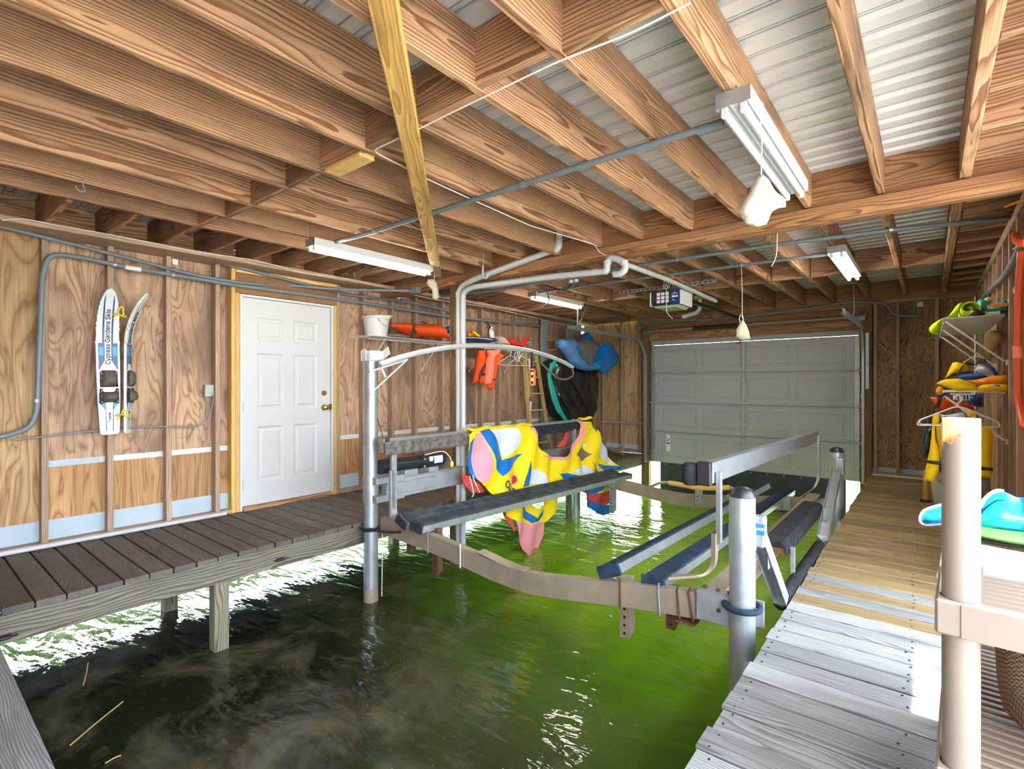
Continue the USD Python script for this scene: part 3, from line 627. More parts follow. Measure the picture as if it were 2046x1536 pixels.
put(d2, 'warning_mark', cat(box((gx0 + .275, gy - .003, .215), (gx0 + .335, gy - .002, .235)), box((gx0 + .285, gy - .003, .255), (gx0 + .305, gy - .002, .275)), box((gx0 + .305, gy - .003, .275), (gx0 + .325, gy - .002, .30)), box((gx0 + .285, gy - .003, .30), (gx0 + .30, gy - .002, .315))), MAT['dark_print'])
put(d2, 'lock_handle', box((-2.31, gy - .028, .58), (-2.22, gy - .018, .64), .003), MAT['garage_grey'])
sk0, sk1 = PY(1320, 940, 8.62)[0], PY(1690, 965, 8.62)[0]
put(d2, 'rubber_skirt', wrinkle(box((sk0, 8.612, -.78), (sk1, 8.622, -.115)), .0, 1), MAT['dark_skirt'])
put(d2, 'skirt_bolts', cat(*[moved(lathe([(0, 0), (.012, 0), (.008, .008), (0, .009)], 8, 1), (x, 8.611, -.145), rotm((0, 0, 1), 180)) for x in np.linspace(sk0 + .1, sk1 - .1, 12)]), MAT['galvanised'], kind='stuff')
# tracks
for s, x in ((-1, -3.872), (1, -.682)):
    tr = thing('door_track', 'galvanised overhead door track curving down beside the %s edge of the grey garage door' % ('left' if s < 0 else 'right'), 'door track', (x, 8.5, 0))
    path = [(0, -2.5 if s < 0 else -2.3, 2.03 if s < 0 else 2.0), (0, -.45, 2.03)] + [(0, -.45 + .42 * math.sin(q), 1.61 + .42 * math.cos(q)) for q in np.linspace(.15, math.pi / 2, 8)] + [(0, -.03, -.12)]
    path = np.array(path)
    def chan(w, dy):
        c = path.copy(); tt = np.gradient(c, axis=0); tt /= np.linalg.norm(tt, axis=1, keepdims=True); nn = np.cross(tt, [1., 0, 0])
        return c + nn * dy
    P = []
    for q in path: P.append(q)
    tt = np.gradient(path, axis=0); tt /= np.linalg.norm(tt, axis=1, keepdims=True); nn = np.cross([1., 0, 0], tt)
    sec = [(-.002, -.028), (.028, -.028), (.028, -.024), (.004, -.024), (.004, .024), (.028, .024), (.028, .028), (-.002, .028)]
    G = np.array([[q + np.array([-s * a, 0, 0]) + n_ * b for a, b in sec + sec[:1]] for q, n_ in zip(path, nn)])
    put(tr, 'rail', grid(G), MAT['galvanised'])
    put(tr, 'jamb_bracket', box((-.02 + s * .03, .03, 1.18), (.02 + s * .03, .06, 1.95), .002) if s > 0 else box((-.06, .03, .3), (-.02, .06, 1.7), .002), MAT['galvanised'])
    put(tr, 'cable_drum', moved(lathe([(0, -.05), (.05, -.05), (.055, -.04), (.04, -.03), (.045, .03), (.055, .045), (.0, .05)], 18, 0), (-s * .03, -.03, 2.16)), MAT['galvanised'], 30)
    yy = -2.25 if s < 0 else -1.25
    for dx_, dy_ in ((0, 0), (0, .28)):
        e = np.array([s * .0, yy + dy_, JB]); b_ = np.array([0, yy, 2.05])
        put(tr, 'hanger', thick(grid(np.array([[b_ + np.array([0, -.016, 0]), b_ + np.array([0, .016, 0])], [e + np.array([0, -.016, 0]), e + np.array([0, .016, 0])]])), .004), MAT['galvanised'])
        hs = [b_ + (e - b_) * q for q in np.linspace(.08, .92, 9)]
        put(tr, 'slots', cat(*[box(h - [.0035, .005, .011], h + [.0035, .005, .011]) for h in hs]), MAT['black_plastic'], kind='stuff')
ts = thing('torsion_spring', 'dark torsion spring tube under the beam above the garage door', 'torsion spring', (-2.27, 8.47, 2.17))
put(ts, 'shaft', cyl((-1.6, 0, 0), (1.6, 0, 0), .0127, 10), MAT['galvanised'])
co = np.array([(q, .030 * math.cos(q * 300), .030 * math.sin(q * 300)) for q in np.linspace(-.75, -.06, 420)])
put(ts, 'coil', cyl((-.75, 0, 0), (-.06, 0, 0), .03, 14), MAT['black_plastic']); put(ts, 'coil_turns', tube(co, .004, 4), MAT['black_plastic'], True)
put(ts, 'bearing_plate', box((-.02, -.005, -.12), (.05, .06, .12), .004), MAT['galvanised'])

# ---------------------------------------------------------------- fluorescent lights
def fixture(label, x, y0, z, lit, n=1.22):
    t = thing('fluorescent_light', label, 'light', (x, y0, z))
    w = .066
    sec = [(-w, .0), (-w, .058), (w, .058), (w, .0), (w - .012, .0), (w - .022, .012), (.022, .012), (.012, .0), (-.012, .0), (-.022, .012), (-w + .022, .012), (-w + .012, 0)]
    put(t, 'housing', prism(sec, 0, n, 1), MAT['white_paint'])
    for yy in (-.004, n): put(t, 'end_plate', box((-w, yy, 0), (w, yy + .004, .06)), MAT['white_paint'] if yy > 0 else MAT['galvanised'])
    for s in (-1, 1):
        put(t, 'tube', tube([(s * .036, .03, -.016), (s * .036, n - .03, -.016)], .0165, 14), MAT['tube_lit' if lit else 'tube_off'], True)
        for yy in (.004, n - .026): put(t, 'socket', box((s * .036 - .013, yy, -.036), (s * .036 + .013, yy + .022, .004), .004), MAT['white_paint'])
    return t
lt = fixture('lit twin fluorescent fixture hanging by thin wires above the white panelled door', -3.76, 2.12, 2.325, True)
for yy in (.0, 1.18): put(lt, 'hanging_wire', tube([(0, yy, .058), (-.0, yy, .16), (.0, yy, .19)], .0018, 5), MAT['black_plastic'])
lt = fixture('unlit white fluorescent fixture with a grimy mesh bag hanging before it, nearest the camera', -.602, 2.13, 2.350, False)
fixture('lit fluorescent fixture hanging near the left door track, beyond the white drain pipes', -3.86, 5.15, 2.345, True, 1.12)
fixture('lit fluorescent fixture above the right end of the garage door', -.60, 5.05, 2.345, True, 1.28)

# ---------------------------------------------------------------- conduits, cables and pipes
def pipe(name, label, catg, pts, r, mat, rad=.10, n=10, straps=(), fit=None, smooth=True):
    pts = np.array(pts, float); o = pts[0]; t = thing(name, label, catg, o)
    q = bend(pts - o, rad); put(t, 'pipe', tube(q, r, n), MAT[mat], 40)
    for s in straps:                                                # a clip round the pipe
        i = np.argmin(np.linalg.norm(q - (np.asarray(s) - o), axis=1)); a = q[min(i + 1, len(q) - 1)] - q[max(i - 1, 0)]; a /= np.linalg.norm(a); c = np.asarray(s) - o
        put(t, 'clip', tube([c - a * .012, c + a * .012], r + .004, 12), MAT['galvanised'])
    return t
W = -5.175
pipe('conduit', 'grey conduit strapped highest along the left wall under the joist ends', 'conduit', [(W, .30, 2.425), (W, .56, 2.412), (W, .80, 2.392), (W, 1.84, 2.40), (W, 2.6, 2.335), (W, 3.41, 2.27), (W, 4.29, 2.30), (W, 5.2, 2.25)], .0165, 'conduit_grey', .15, 10, [(W, .80, 2.392), (W, 2.0, 2.388)])
p0 = PZ(560, 568, 2.28); p1 = PZ(690, 578, 2.29); p2 = PZ(826, 580, 2.30)
pipe('conduit', 'grey conduit leaving the left wall for a small box beside the timber post', 'conduit', [(W, .30, 2.40), (W + .005, 1.1, 2.315), (W + .01, 1.84, 2.225), (W + .03, 2.3, 2.222), p0, p1, p2], .015, 'conduit_grey', .2)
t = thing('junction_box', 'small grey junction box on the conduit beside the timber post', 'junction box', p2 + [0.045, 0, 0]); put(t, 'box', box((-.05, -.03, -.035), (.05, .03, .035), .006), MAT['conduit_grey']); put(t, 'cover', box((-.052, -.036, -.037), (.052, -.03, .037), .002), MAT['conduit_grey'])
pipe('conduit', 'grey conduit rising from the wall near the skis and bending to run above the door', 'conduit', [(W, .20, .862), (W, .56, .862), (W + .0, .70, .92), (W, .735, 1.05), (W, .762, 2.05), (W, .80, 2.235), (W, 1.02, 2.24), (W, 1.28, 2.214), (W, 2.19, 2.195), (W, 3.41, 2.205), (W, 5.0, 2.185), (W, 7.4, 2.25)], .0185, 'conduit_grey', .14, 12, [(W, 1.205, 2.221), (W, 1.62, 2.206), (W, .733, 1.12)])
t = thing('conduit_label', 'white sticker wrapped on the conduit above the skis', 'sticker', (W, 1.33, 2.213)); put(t, 'sticker', tube([(0, -.055, .001), (0, .055, -.001)], .0205, 12), MAT['label_white'])
pipe('cable', 'thin white cable stapled along the top of the left wall', 'cable', [PX(u, v, -4.945) for u, v in ((4, 439), (44, 435), (120, 450), (239, 471), (376, 499), (513, 519), (599, 543), (700, 557), (780, 576), (860, 596))] + [(-4.945, 5.6, 2.36), (-4.945, 7.2, 2.30), (-4.945, 8.3, 2.30)], .004, 'white_cord', .1, 6)
pipe('conduit', 'grey conduit crossing under the joists from the left light to the unlit light', 'conduit', [(-3.70, 2.30, 2.385), (-3.4, 2.335, 2.39), (-2.0, 2.335, 2.395), (-.70, 2.335, 2.395)], .0165, 'conduit_grey', .1, 10, [(-3.22, 2.335, 2.391), (-1.81, 2.335, 2.395)])
pipe('conduit', 'long grey conduit crossing behind the middle beam to the right wall', 'conduit', [(.47, 4.97, 2.40), (-.22, 4.76, 2.396), (-1.01, 4.66, 2.396), (-2.35, 4.63, 2.396), (-3.1, 4.63, 2.39), (-3.9, 4.50, 2.33), (-4.6, 4.3, 2.31)], .0165, 'conduit_grey', .2, 10, [(-.22, 4.76, 2.396), (-1.8, 4.64, 2.396)])
pipe('conduit', 'grey conduit joining the two far fluorescent lights', 'conduit', [(-.66, 5.32, 2.40), (-1.4, 5.25, 2.396), (-3.0, 5.2, 2.396), (-3.8, 5.2, 2.39)], .0155, 'conduit_grey', .1, 10, [(-1.4, 5.25, 2.396), (-2.6, 5.21, 2.396)])
pipe('conduit', 'grey conduit slanting down the right wall studs from the ceiling', 'conduit', [PX(u, v, .43) for u, v in ((2046, 478), (2026, 520), (2004, 556), (1990, 566), (1966, 592), (1955, 606))], .02, 'conduit_grey', .25)
pipe('conduit', 'grey conduit along the beam above the garage door, dipping at both ends', 'conduit', [PY(u, v, 8.56) for u, v in ((1272, 660), (1274, 648), (1284, 639), (1300, 637), (1400, 638), (1480, 632), (1600, 618), (1690, 603), (1740, 602), (1772, 606), (1782, 624), (1800, 630), (1836, 630))], .019, 'conduit_grey', .12)
pipe('cable', 'grey flat cable looping across the left wall from the small electrical box', 'cable', [PX(u, v, -5.195) for u, v in ((428, 785), (424, 812), (414, 838), (395, 852), (330, 851), (260, 852), (200, 858), (130, 866), (60, 874), (20, 878))], .007, 'conduit_grey', .1, 6)
t = thing('electrical_box', 'small square grey electrical box on the plywood left of the door', 'electrical box', (-5.262, 1.95, 1.182)); put(t, 'box', box((-.025, -.042, -.052), (.02, .042, .052), .004), MAT['grey_green']); put(t, 'cover', box((.02, -.045, -.055), (.025, .045, .055), .001), MAT['grey_green'])
pipe('floor_pipe', 'long white pipe lying on the left deck along the foot of the wall', 'pipe', [(-5.165, .05, .022), (-5.165, 2.06, .022)], .019, 'pvc_white'); 
y9 = 3.83
t = pipe('drain_pipe', 'white pipe climbing beside the post and sloping up to a stub between the joists', 'pipe', [(-3.835, y9, -.55), (-3.835, y9, 2.26), PY(945, 558, y9), PY(1116, 494, y9), PY(1118, 455, y9)], .030, 'pvc_white', .10, 14)
for c, d_ in (((0, 0, 2.74), (0, 0, 1)),): put(t, 'coupling', tube([(0, 0, 2.70), (0, 0, 2.76)], .034, 14), MAT['pvc_white'])
e = PY(1116, 494, y9) - np.array([-3.835, y9, -.55]); put(t, 'elbow', moved(tube(bend([(-.07, 0, -.02), (0, 0, 0), (0, 0, .08)], .05), .035, 14), e), MAT['pvc_white'], True)
q0 = PY(948, 573, y9)
t = pipe('drain_pipe', 'white pipe climbing next to its twin and running level to the looped trap', 'pipe', [(-3.765, y9 - .005, -.55), (-3.765, y9 - .005, q0[2] - .03), (-3.64, y9, q0[2] + .005), PY(1100, 552, y9), PY(1206, 541, y9)], .028, 'pvc_white', .09, 14)
tp = [PY(u, v, y9) for u, v in ((1206, 541), (1212, 540), (1214, 524), (1221, 515), (1232, 516), (1240, 520), (1247, 524), (1249, 536), (1240, 545), (1226, 547))]
t = thing('pipe_trap', 'white looped pipe trap at the end of the level drain pipe', 'pipe trap', tp[0]); put(t, 'loop', tube(spline(np.array(tp) - tp[0], 5), .028, 14), MAT['pvc_white'], True)
for i in (2, 6): put(t, 'coupling', tube([(tp[i] - tp[0]) - [0, 0, .018], (tp[i] - tp[0]) + [0, 0, .018]], .033, 14), MAT['pvc_white'])
pipe('drain_pipe', 'white pipe running from the trap back towards the garage door', 'pipe', [PY(1240, 522, y9), PX(1250, 527, -2.06), PX(1330, 556, -2.06), PX(1430, 600, -2.06)], .024, 'pvc_white', .05, 12)
a_ = PY(1398, 602, 7.4)
t = pipe('drain_pipe', 'short white elbow pipe hanging under a wooden block near the garage door', 'pipe', [a_ + [0, 0, .04], a_ - [0, 0, .14], PY(1364, 632, 7.4)], .03, 'pvc_white', .07, 14)
put(t, 'wood_block', box(np.array([-.22, -.05, -.0]), np.array([.12, .06, .045]), .003), MAT['pale_wood'])
t = thing('pipe_hook', 'white J-shaped pipe hook hanging in front of the middle beam', 'hook', PY(965, 508, 3.78)); h0 = PY(965, 508, 3.78)
put(t, 'hook', tube(spline([PY(u, v, 3.78) - h0 for u, v in ((965, 505), (965, 530), (965, 546), (968, 554), (973, 553), (975, 547))], 6), .011, 10), MAT['pvc_white'], True)

# ---------------------------------------------------------------- garage door opener
xr = -2.27
c = PX(1335, 585, xr); c[1] = 5.55; c[2] = PX(1335, 583, xr)[2]
t = thing('garage_door_opener', 'black and navy garage door opener hanging from a slotted angle bracket', 'door opener', (xr, 5.5, 2.2))
sec = [(-.16, .085), (.16, .085), (.17, .0), (.15, -.075), (-.15, -.075), (-.17, 0)]
put(t, 'motor_case', prism(sec, 0, .34, 1), MAT['black_plastic']); put(t, 'light_lens', prism([(-.15, -.078), (.15, -.078), (.11, -.105), (-.11, -.105)], .01, .33, 1), MAT['grey_green'])
put(t, 'side_cover', cat(box((.06, -.012, -.07), (.165, .0, .085), .004)), MAT['navy_plastic'])
for s in (-1, 1): put(t, 'edge_trim', box((s * .172 - .006, -.014, -.08), (s * .172 + .006, .34, .08), .003), MAT['white_paint'])
for i in range(3):
    for j in range(3): put(t, 'label', box((-.10 + i * .05, -.004, -.05 + j * .042), (-.062 + i * .05, -.001, -.016 + j * .042)), MAT['label_white'])
tx = meshkit.text_mesh('GENIE', .022, .002, True) if 0 else None
put(t, 'wave_logo', cat(tube([(.085, -.014, .03), (.11, -.014, .05), (.14, -.014, .035)], .004, 5), box((.08, -.014, .0), (.145, -.012, .018)), box((.085, -.014, -.035), (.10, -.012, -.022)), box((.11, -.014, -.045), (.12, -.012, -.035))), MAT['label_white'])
put(t, 'cord', tube(spline([(.0, -.01, .12), (.03, -.03, .04), (.02, -.02, -.06), (.03, -.03, -.16), (.09, -.02, -.24)], 6), .004, 5), MAT['white_cord'])
put(t, 'rail', box((-.02, .34, .04), (.02, 3.05, .085), .004), MAT['black_plastic'])
put(t, 'bracket_angle', cat(box((-.62, .10, .125), (.52, .103, .165)), box((-.62, .10, .162), (.52, .14, .165))), MAT['galvanised'])
put(t, 'slots', cat(*[box((q, .0985, .138), (q + .03, .1, .15)) for q in np.arange(-.6, .5, .055)]), MAT['black_plastic'], kind='stuff')
for s in (-.12, .12): put(t, 'strap', box((s - .014, .10, .08), (s + .014, .103, .13)), MAT['galvanised'])
put(t, 'wires', cat(*[tube(spline([(-.03 + .02 * i, .0, .10), (-.02 + .03 * i, .02, .2), (-.05 + .03 * i, .06, .26)], 5), .003, 5) for i in range(4)]), MAT['white_cord'])
q = PY(1477, 684, 8.5) - np.array([xr, 5.5, 2.2]); put(t, 'release_handle', moved(box((-.05, -.01, -.012), (.02, .01, .012), .004), q), MAT['red_plastic'], label='small red release handle'); put(t, 'door_arm', moved(box((.0, -.005, .0), (.03, .02, .36), .003), q), MAT['galvanised'])
hb = thing('ceiling_outlet', 'dark outlet box and tangle of plugs above the door opener', 'electrical outlet', (xr + .02, 5.62, 2.44))
put(hb, 'box', box((-.06, -.04, .0), (.06, .04, .05), .004), MAT['black_plastic']); put(hb, 'plugs', cat(*[wrinkle(ellipsoid(R.uniform(-.05, .05, 3) + [0, -.02, -.03], (.022, .02, .028), None, 2), .003, 30, i) for i in range(6)]), MAT['black_plastic'], True)
for (u, v, w_, lab) in ((1368, 518, 0, 'grey outlet box on the conduit below the trap'), (1145, 562, 0, 'pale outlet box with a round socket on the level drain pipe')):
    pass
o_ = PZ(1146, 558, 2.322)
t = thing('outlet_box', 'grey outlet box with two lamps sockets hanging behind the level drain pipe', 'electrical outlet', o_); put(t, 'box', box((-.09, -.03, -.0), (.09, .03, .06), .004), MAT['conduit_grey']); put(t, 'socket', cat(*[moved(lathe([(0, -.03), (.022, -.03), (.026, 0), (0, 0)], 12), (s, 0, 0)) for s in (-.03, .03)]), MAT['white_paint'])
put(t, 'cord', tube(spline([(-.02, 0, -.03), (-.12, .02, -.09), (-.3, .05, -.04), (-.42, .1, .0), (-.52, .3, -.13), (-.7, .4, -.18)], 6), .006, 6), MAT['black_plastic'])
# ---------------------------------------------------------------- water skis on the left wall
def ski(label, loc, rotz, tilt):
    t = thing('water_ski', label, 'water ski', loc, (tilt, 0, rotz), group='pair of water skis tied together')
    L = 1.17
    def fn(a, b, off=0.):
        x = np.where(b > .72, .135 * np.clip((b - .72) / (L - .72), 0, 1) ** 2, 0) + off
        return np.stack([x, a, b], 1)
    q = []
    for s in sorted(set(list(np.linspace(0, .72, 9)) + list(.70 + .30 * np.sin(np.linspace(.1, math.pi / 2, 12))))):
        b = s * L; w = .064 + .014 * math.sin(min(1, s * 1.25) * math.pi * .8) if b < .82 else (.0735) * max(0, 1 - ((b - .82) / (L - .82)) ** 2.4) ** .5
        q.append((w, b))
    q = [(.05, 0.)] + [(q[0][0], .015)] + q[1:]
    pg = q + [(-a, b) for a, b in q[::-1]]
    put(t, 'ski_body', panel(pg, .035, lambda a, b: fn(a, b), .018), MAT['ski_white'], 30)
    F = lambda a, b: fn(a, b, .0105)
    def deco(name, polys, mat):
        for p in polys: put(t, name, panel(p, .04, F, .002), MAT[mat], 30)
    mir = lambda ps: ps + [[(-a, b) for a, b in p][::-1] for p in ps]
    deco('navy_stripe', mir([[(.022, .74), (.036, .74), (.034, 1.08), (.026, 1.12)], [(.022, .60), (.062, .52), (.064, .74), (.022, .74)], [(.026, .28), (.018, .03), (.024, .03), (.026, .20), (.066, .26), (.066, .34), (.04, .30)]]), 'ski_navy')
    [put(t, 'blue_patch', panel(p, .04, lambda a, b: fn(a, b, .0125), .002), MAT['ski_blue']) for p in mir([[(.030, .64), (.060, .64), (.060, .71), (.030, .71)], [(.030, .21), (.060, .255), (.060, .285), (.030, .245)]])]
    w = .058
    put(t, 'toe_binding', cushion([(-w, .385), (w, .385), (w, .45), (.045, .52), (-.045, .52), (-w, .45)], .07, .02, (.02, 0, 0), (0, 1, 0), (0, 0, 1), .05, .004, 30, 1), MAT['boot_grey'], True)
    put(t, 'heel_binding', cushion([(-w, .26), (w, .26), (w, .37), (.03, .345), (-.03, .345), (-w, .37)], .10, .02, (.02, 0, 0), (0, 1, 0), (0, 0, 1), .04, .006, 30, 2), MAT['boot_grey'], True)
    for s in (-1, 1):
        put(t, 'binding_plate', box((.011, s * .052 - .009, .25), (.03, s * .052 + .009, .372), .003), MAT['black_rubber']); put(t, 'binding_plate', box((.011, s * .05 - .007, .40), (.026, s * .05 + .007, .51), .003), MAT['black_rubber'])
        put(t, 'screws', cat(*[moved(trimesh.creation.cylinder(.004, .003, sections=8), (.031 if z < .38 else .027, s * (.052 if z < .38 else .05), z), rotm((0, 1, 0), 90)) for z in (.265, .31, .355, .415, .455, .495)]), MAT['galvanised'], kind='stuff')
    def lettering(s, h, z0, y0):
        m = meshkit.text_mesh(s, h, .0015, True); v, f = _vf(m)
        w_ = np.stack([v[:, 2], -v[:, 1], v[:, 0]], 1); w_[:, 1] += y0; w_[:, 2] += z0
        w_[:, 0] += .0115 + np.where(w_[:, 2] > .72, .135 * np.clip((w_[:, 2] - .72) / (L - .72), 0, 1) ** 2, 0)
        return trimesh.Trimesh(w_, f, process=False)
    put(t, 'lettering', lettering('Cypress Gardens Skis', .031, .565, .0125), MAT['dark_print'], label='black words along the ski'); put(t, 'lettering', lettering('Trainer', .018, .10, .008), MAT['dark_print'])
    return t
SK = ski('white and blue water ski hanging flat against the wall with its lettering facing out', (-5.165, 1.172, .835), 0, 1.2)
ski('white and blue water ski turned edge-on behind the lettered one, boot sticking out sideways', (-5.155, 1.287, .838), 62, -1.5)
for z, lab in ((1.80, 'upper'), (.985, 'lower')):
    y = 1.245 if z > 1.5 else 1.255
    c = np.array([-5.12, y, z]) - np.array([-5.165, 1.172, .835])
    put(SK, 'tie_cord', moved(cat(tube(spline([(.0, -.05, 0), (.03, -.02, .01), (.035, .02, -.01), (.0, .045, 0), (-.03, .02, .01), (-.03, -.03, 0)], 5), .006, 6), tube(spline([(.03, -.02, .01), (.04, -.01, .05), (.03, .015, .07 if z > 1.5 else .03), (.035, .02, 0)], 5), .006, 6), tube([(.03, -.03, 0), (.035, -.05, -.03)], .006, 6)), c), MAT['yellow_cord'], True, label='yellow cord tying the two skis together')
for u, v, lab in ((350, 521, 'small white label tag stapled on a left stud under the top conduit'), (797, 598, 'small white label tag on the plywood above the bucket')):
    q = PX(u, v, -5.286); t = put(None, 'paper_tag', box(q - [.002, .022, .03], q + [.002, .022, .03]), MAT['label_white'], label=lab, cat='tag')
q = PY(1839, 607, 8.68); put(None, 'paper_tag', box(q - [.03, .004, .03], q + [.03, .002, .03]), MAT['label_white'], label='small white label tag high on the dark plywood near the back right corner', cat='tag')
for u, v, lab in ((1723, 791, 'upper'), (1723, 924, 'lower')):
    q = PY(u, v, 8.57); t = thing('metal_bracket', '%s small white bracket screwed to the brown post right of the garage door' % lab, 'bracket', q); put(t, 'plate', box((-.02, 0, -.035), (.02, .004, .035), .001), MAT['galvanised']); put(t, 'holes', cat(*[moved(trimesh.creation.cylinder(.006, .004, sections=8), (a, 0, b), rotm((1, 0, 0), 90)) for a, b in ((-.008, .018), (.008, .0), (-.008, -.018))]), MAT['dark_print'], kind='stuff')
# hooks under the joists
for u, v, lab in ((166, 374, 'bright wire S-hook hanging from a joist at the upper left'),):
    q = PZ(u, 362, JB); t = thing('wire_hook', lab, 'hook', q); put(t, 'hook', tube(spline([(0, 0, .02), (0, 0, -.02), (.0, .01, -.045), (0, -.012, -.06), (0, -.03, -.045), (0, -.032, -.035)], 5), .003, 6), MAT['galvanised'], True)
for u, v, lab in ((468, 498, 'small steel hook under the joist left of the door'), (708, 544, 'small steel hook under the joist right of the door')):
    q = PZ(u, v, JB); t = thing('screw_hook', lab, 'hook', q); put(t, 'hook', cat(box((-.015, -.012, -.006), (.015, .012, 0), .002), tube(spline([(0, 0, 0), (.0, .0, -.02), (.012, .0, -.035), (.0, 0, -.045), (-.012, 0, -.035)], 4), .004, 6)), MAT['galvanised'], True)
# cleats on the left rim board
for u, v, lab in ((560, 1116, 'dark mooring cleat on the rim of the left deck below the door'), (8, 1272, 'dark mooring cleat on the rim of the left deck at the picture edge')):
    q = PX(u, v, XL1 - .012); t = thing('mooring_cleat', lab, 'cleat', q); put(t, 'base', box((0, -.03, -.014), (.008, .03, .014), .003), MAT['black_plastic']); put(t, 'horns', tube(spline([(.03, -.055, .006), (.022, -.02, .0), (.022, .02, .0), (.03, .055, .006)], 5), [.005] * 5 + [.009] * 6 + [.005] * 5, 8), MAT['black_plastic'], True)
    put(t, 'stem', cat(cyl((.006, -.015, 0), (.022, -.015, 0), .007, 8), cyl((.006, .015, 0), (.022, .015, 0), .007, 8)), MAT['black_plastic'])

# ---------------------------------------------------------------- wire shelf on the left wall
SZ = 1.79
def wire_shelf(label, x0, x1, y0, y1, z, braces, liner=False):
    """x0 is the wall side, x1 the open edge."""
    t = thing('wire_shelf', label, 'shelf', (x0, y0, z)); s = 1 if x1 > x0 else -1; D = abs(x1 - x0); L = y1 - y0
    for a, dz in ((.01, 0), (D * .5, 0), (D, 0), (D, -.038)): put(t, 'rail', tube([(s * a, 0, dz), (s * a, L, dz)], .004, 6), MAT['white_paint'])
    n = int(L / .026)
    put(t, 'wires', cat(*[tube([(s * .01, (i + .5) * L / n, .004), (s * D, (i + .5) * L / n, .004), (s * D, (i + .5) * L / n, -.038)] if i % 12 == 6 else [(s * .01, (i + .5) * L / n, .004), (s * D, (i + .5) * L / n, .004)], .0022, 4, caps=False) for i in range(n)]), MAT['white_paint'], kind='stuff')
    for y in braces:
        put(t, 'brace', box((-.008, -.004, 0), (.008, .004, 1), .002) if 0 else tube([(s * (D - .01), y - y0, -.03), (s * .02, y - y0, -.34)], .0075, 6), MAT['white_paint']); put(t, 'clip', box((0, y - y0 - .009, -.37), (s * .012, y - y0 + .009, -.33), .003), MAT['white_paint'])
    if liner: put(t, 'liner', wrinkle(grid(np.array([[(s * a, b, -.006) for b in np.linspace(0, L, 24)] for a in np.linspace(.01, D, 6)])), .004, 6), MAT['ski_white'], True)
    return t
wire_shelf('long white wire shelf on the left wall holding the bucket and orange vests', -5.195, -4.85, 3.42, 6.40, SZ, (3.66, 4.50, 5.40, 6.2))
t = thing('bucket', 'white plastic bucket with a dirty dent at the left end of the wire shelf', 'bucket', (-5.0, 3.64, SZ + .007))
put(t, 'pail', lathe([(0, 0), (.118, 0), (.122, .004), (.150, .19), (.152, .20), (.164, .202), (.166, .225), (.154, .228), (.150, .222), (.146, .2), (.116, .01), (0, .008)], 32), MAT['bucket_white'], 40)
put(t, 'ear', moved(lathe([(0, 0), (.016, 0), (.014, .012), (0, .013)], 12, 0), (.15, -.07, .185)), MAT['bucket_white'], True)
put(t, 'handle', tube(spline([(.154, -.075, .19), (.17, -.04, .14), (.175, .03, .11), (.165, .085, .13)], 6), .003, 6), MAT['galvanised'], True)
put(t, 'lid', moved(lathe([(0, .0), (.150, .0), (.156, .004), (.157, .026), (.150, .030), (.14, .024), (0, .022)], 32), (-.03, .065, .236), rotm((0, 1, 0), 6) @ rotm((1, 0, 0), 4)), MAT['bucket_white'], 40, label='loose lid lying askew on the rim')
t = thing('dropped_rag', 'crumpled pale rag lying beside the bucket under the orange vest', 'rag', (-4.93, 3.90, SZ + .03)); put(t, 'rag', wrinkle(ellipsoid((0, 0, .0), (.07, .17, .03), None, 3), .012, 14, 3), MAT['resin_top'], True)
v1 = thing('life_vest', 'folded bright orange life vest lying on the left wire shelf with black straps', 'life vest')
blob(v1, 'float_panel', [(782, 645), (808, 644), (838, 647), (868, 646), (882, 652), (886, 663), (897, 668), (905, 675), (860, 673), (842, 671), (826, 672), (808, 664), (790, 655), (781, 651)], 0, -4.99, .26, 'orange_cloth', .07, .02, 9, .03, 5)
blob(v1, 'strap', [(821, 668), (824, 648), (830, 647), (829, 655), (834, 664), (829, 664), (827, 658), (826, 671)], 0, -4.868, .02, 'black_strap', .01, 0)
blob(v1, 'strap', [(838, 645), (844, 641), (848, 642), (853, 646), (847, 646), (845, 644)], 0, -4.95, .03, 'black_strap', .01, 0)
t = thing('blue_bag', 'small blue bag tucked behind the timber post on the wire shelf', 'bag'); blob(t, 'bag', [(884, 658), (890, 652), (900, 650), (912, 652), (914, 668), (898, 664), (888, 661)], 0, -4.99, .18, 'blue_cloth', .05, .01)
t = thing('kneeboard', 'blue and pale yellow board lying on the wire shelf right of the white pipes', 'board'); 
put(t, 'deck', cushion(px_poly([(918, 672), (935, 671), (960, 672), (978, 673), (988, 677), (990, 679), (984, 683), (972, 685), (950, 683), (918, 680)], 0, -4.93), .26, .02, (-4.93, 0, 0), (0, 1, 0), (0, 0, 1), .05, 0), MAT['navy_plastic'], True)
put(t, 'rim', tube([PX(u, v, -4.795) for u, v in ((925, 673.5), (945, 673.5), (965, 675), (984, 677.5))], .007, 8), MAT['piping_white'], True)
t = thing('paddle', 'yellow and orange paddle blade above the blue board on the shelf', 'paddle'); blob(t, 'blade', [(935, 664), (944, 661), (950, 666), (955, 671), (936, 671)], 0, -5.02, .05, 'orange_plastic', .02, 0); put(t, 'shaft', cyl(PX(944, 661, -4.97), PX(957, 671, -4.97), .018, 10), MAT['yellow_cloth'])
fx = PX(980, 679, -4.98); t = thing('fire_extinguisher', 'white fire extinguisher with black handle standing on the wire shelf', 'fire extinguisher', (fx[0], fx[1], SZ + .007))
put(t, 'cylinder', lathe([(0, 0), (.052, 0), (.055, .01), (.055, .19), (.045, .225), (.02, .245), (.016, .26), (0, .26)], 24), MAT['bucket_white'], 40); put(t, 'valve', box((-.015, -.02, .258), (.015, .02, .29), .004), MAT['black_plastic'])
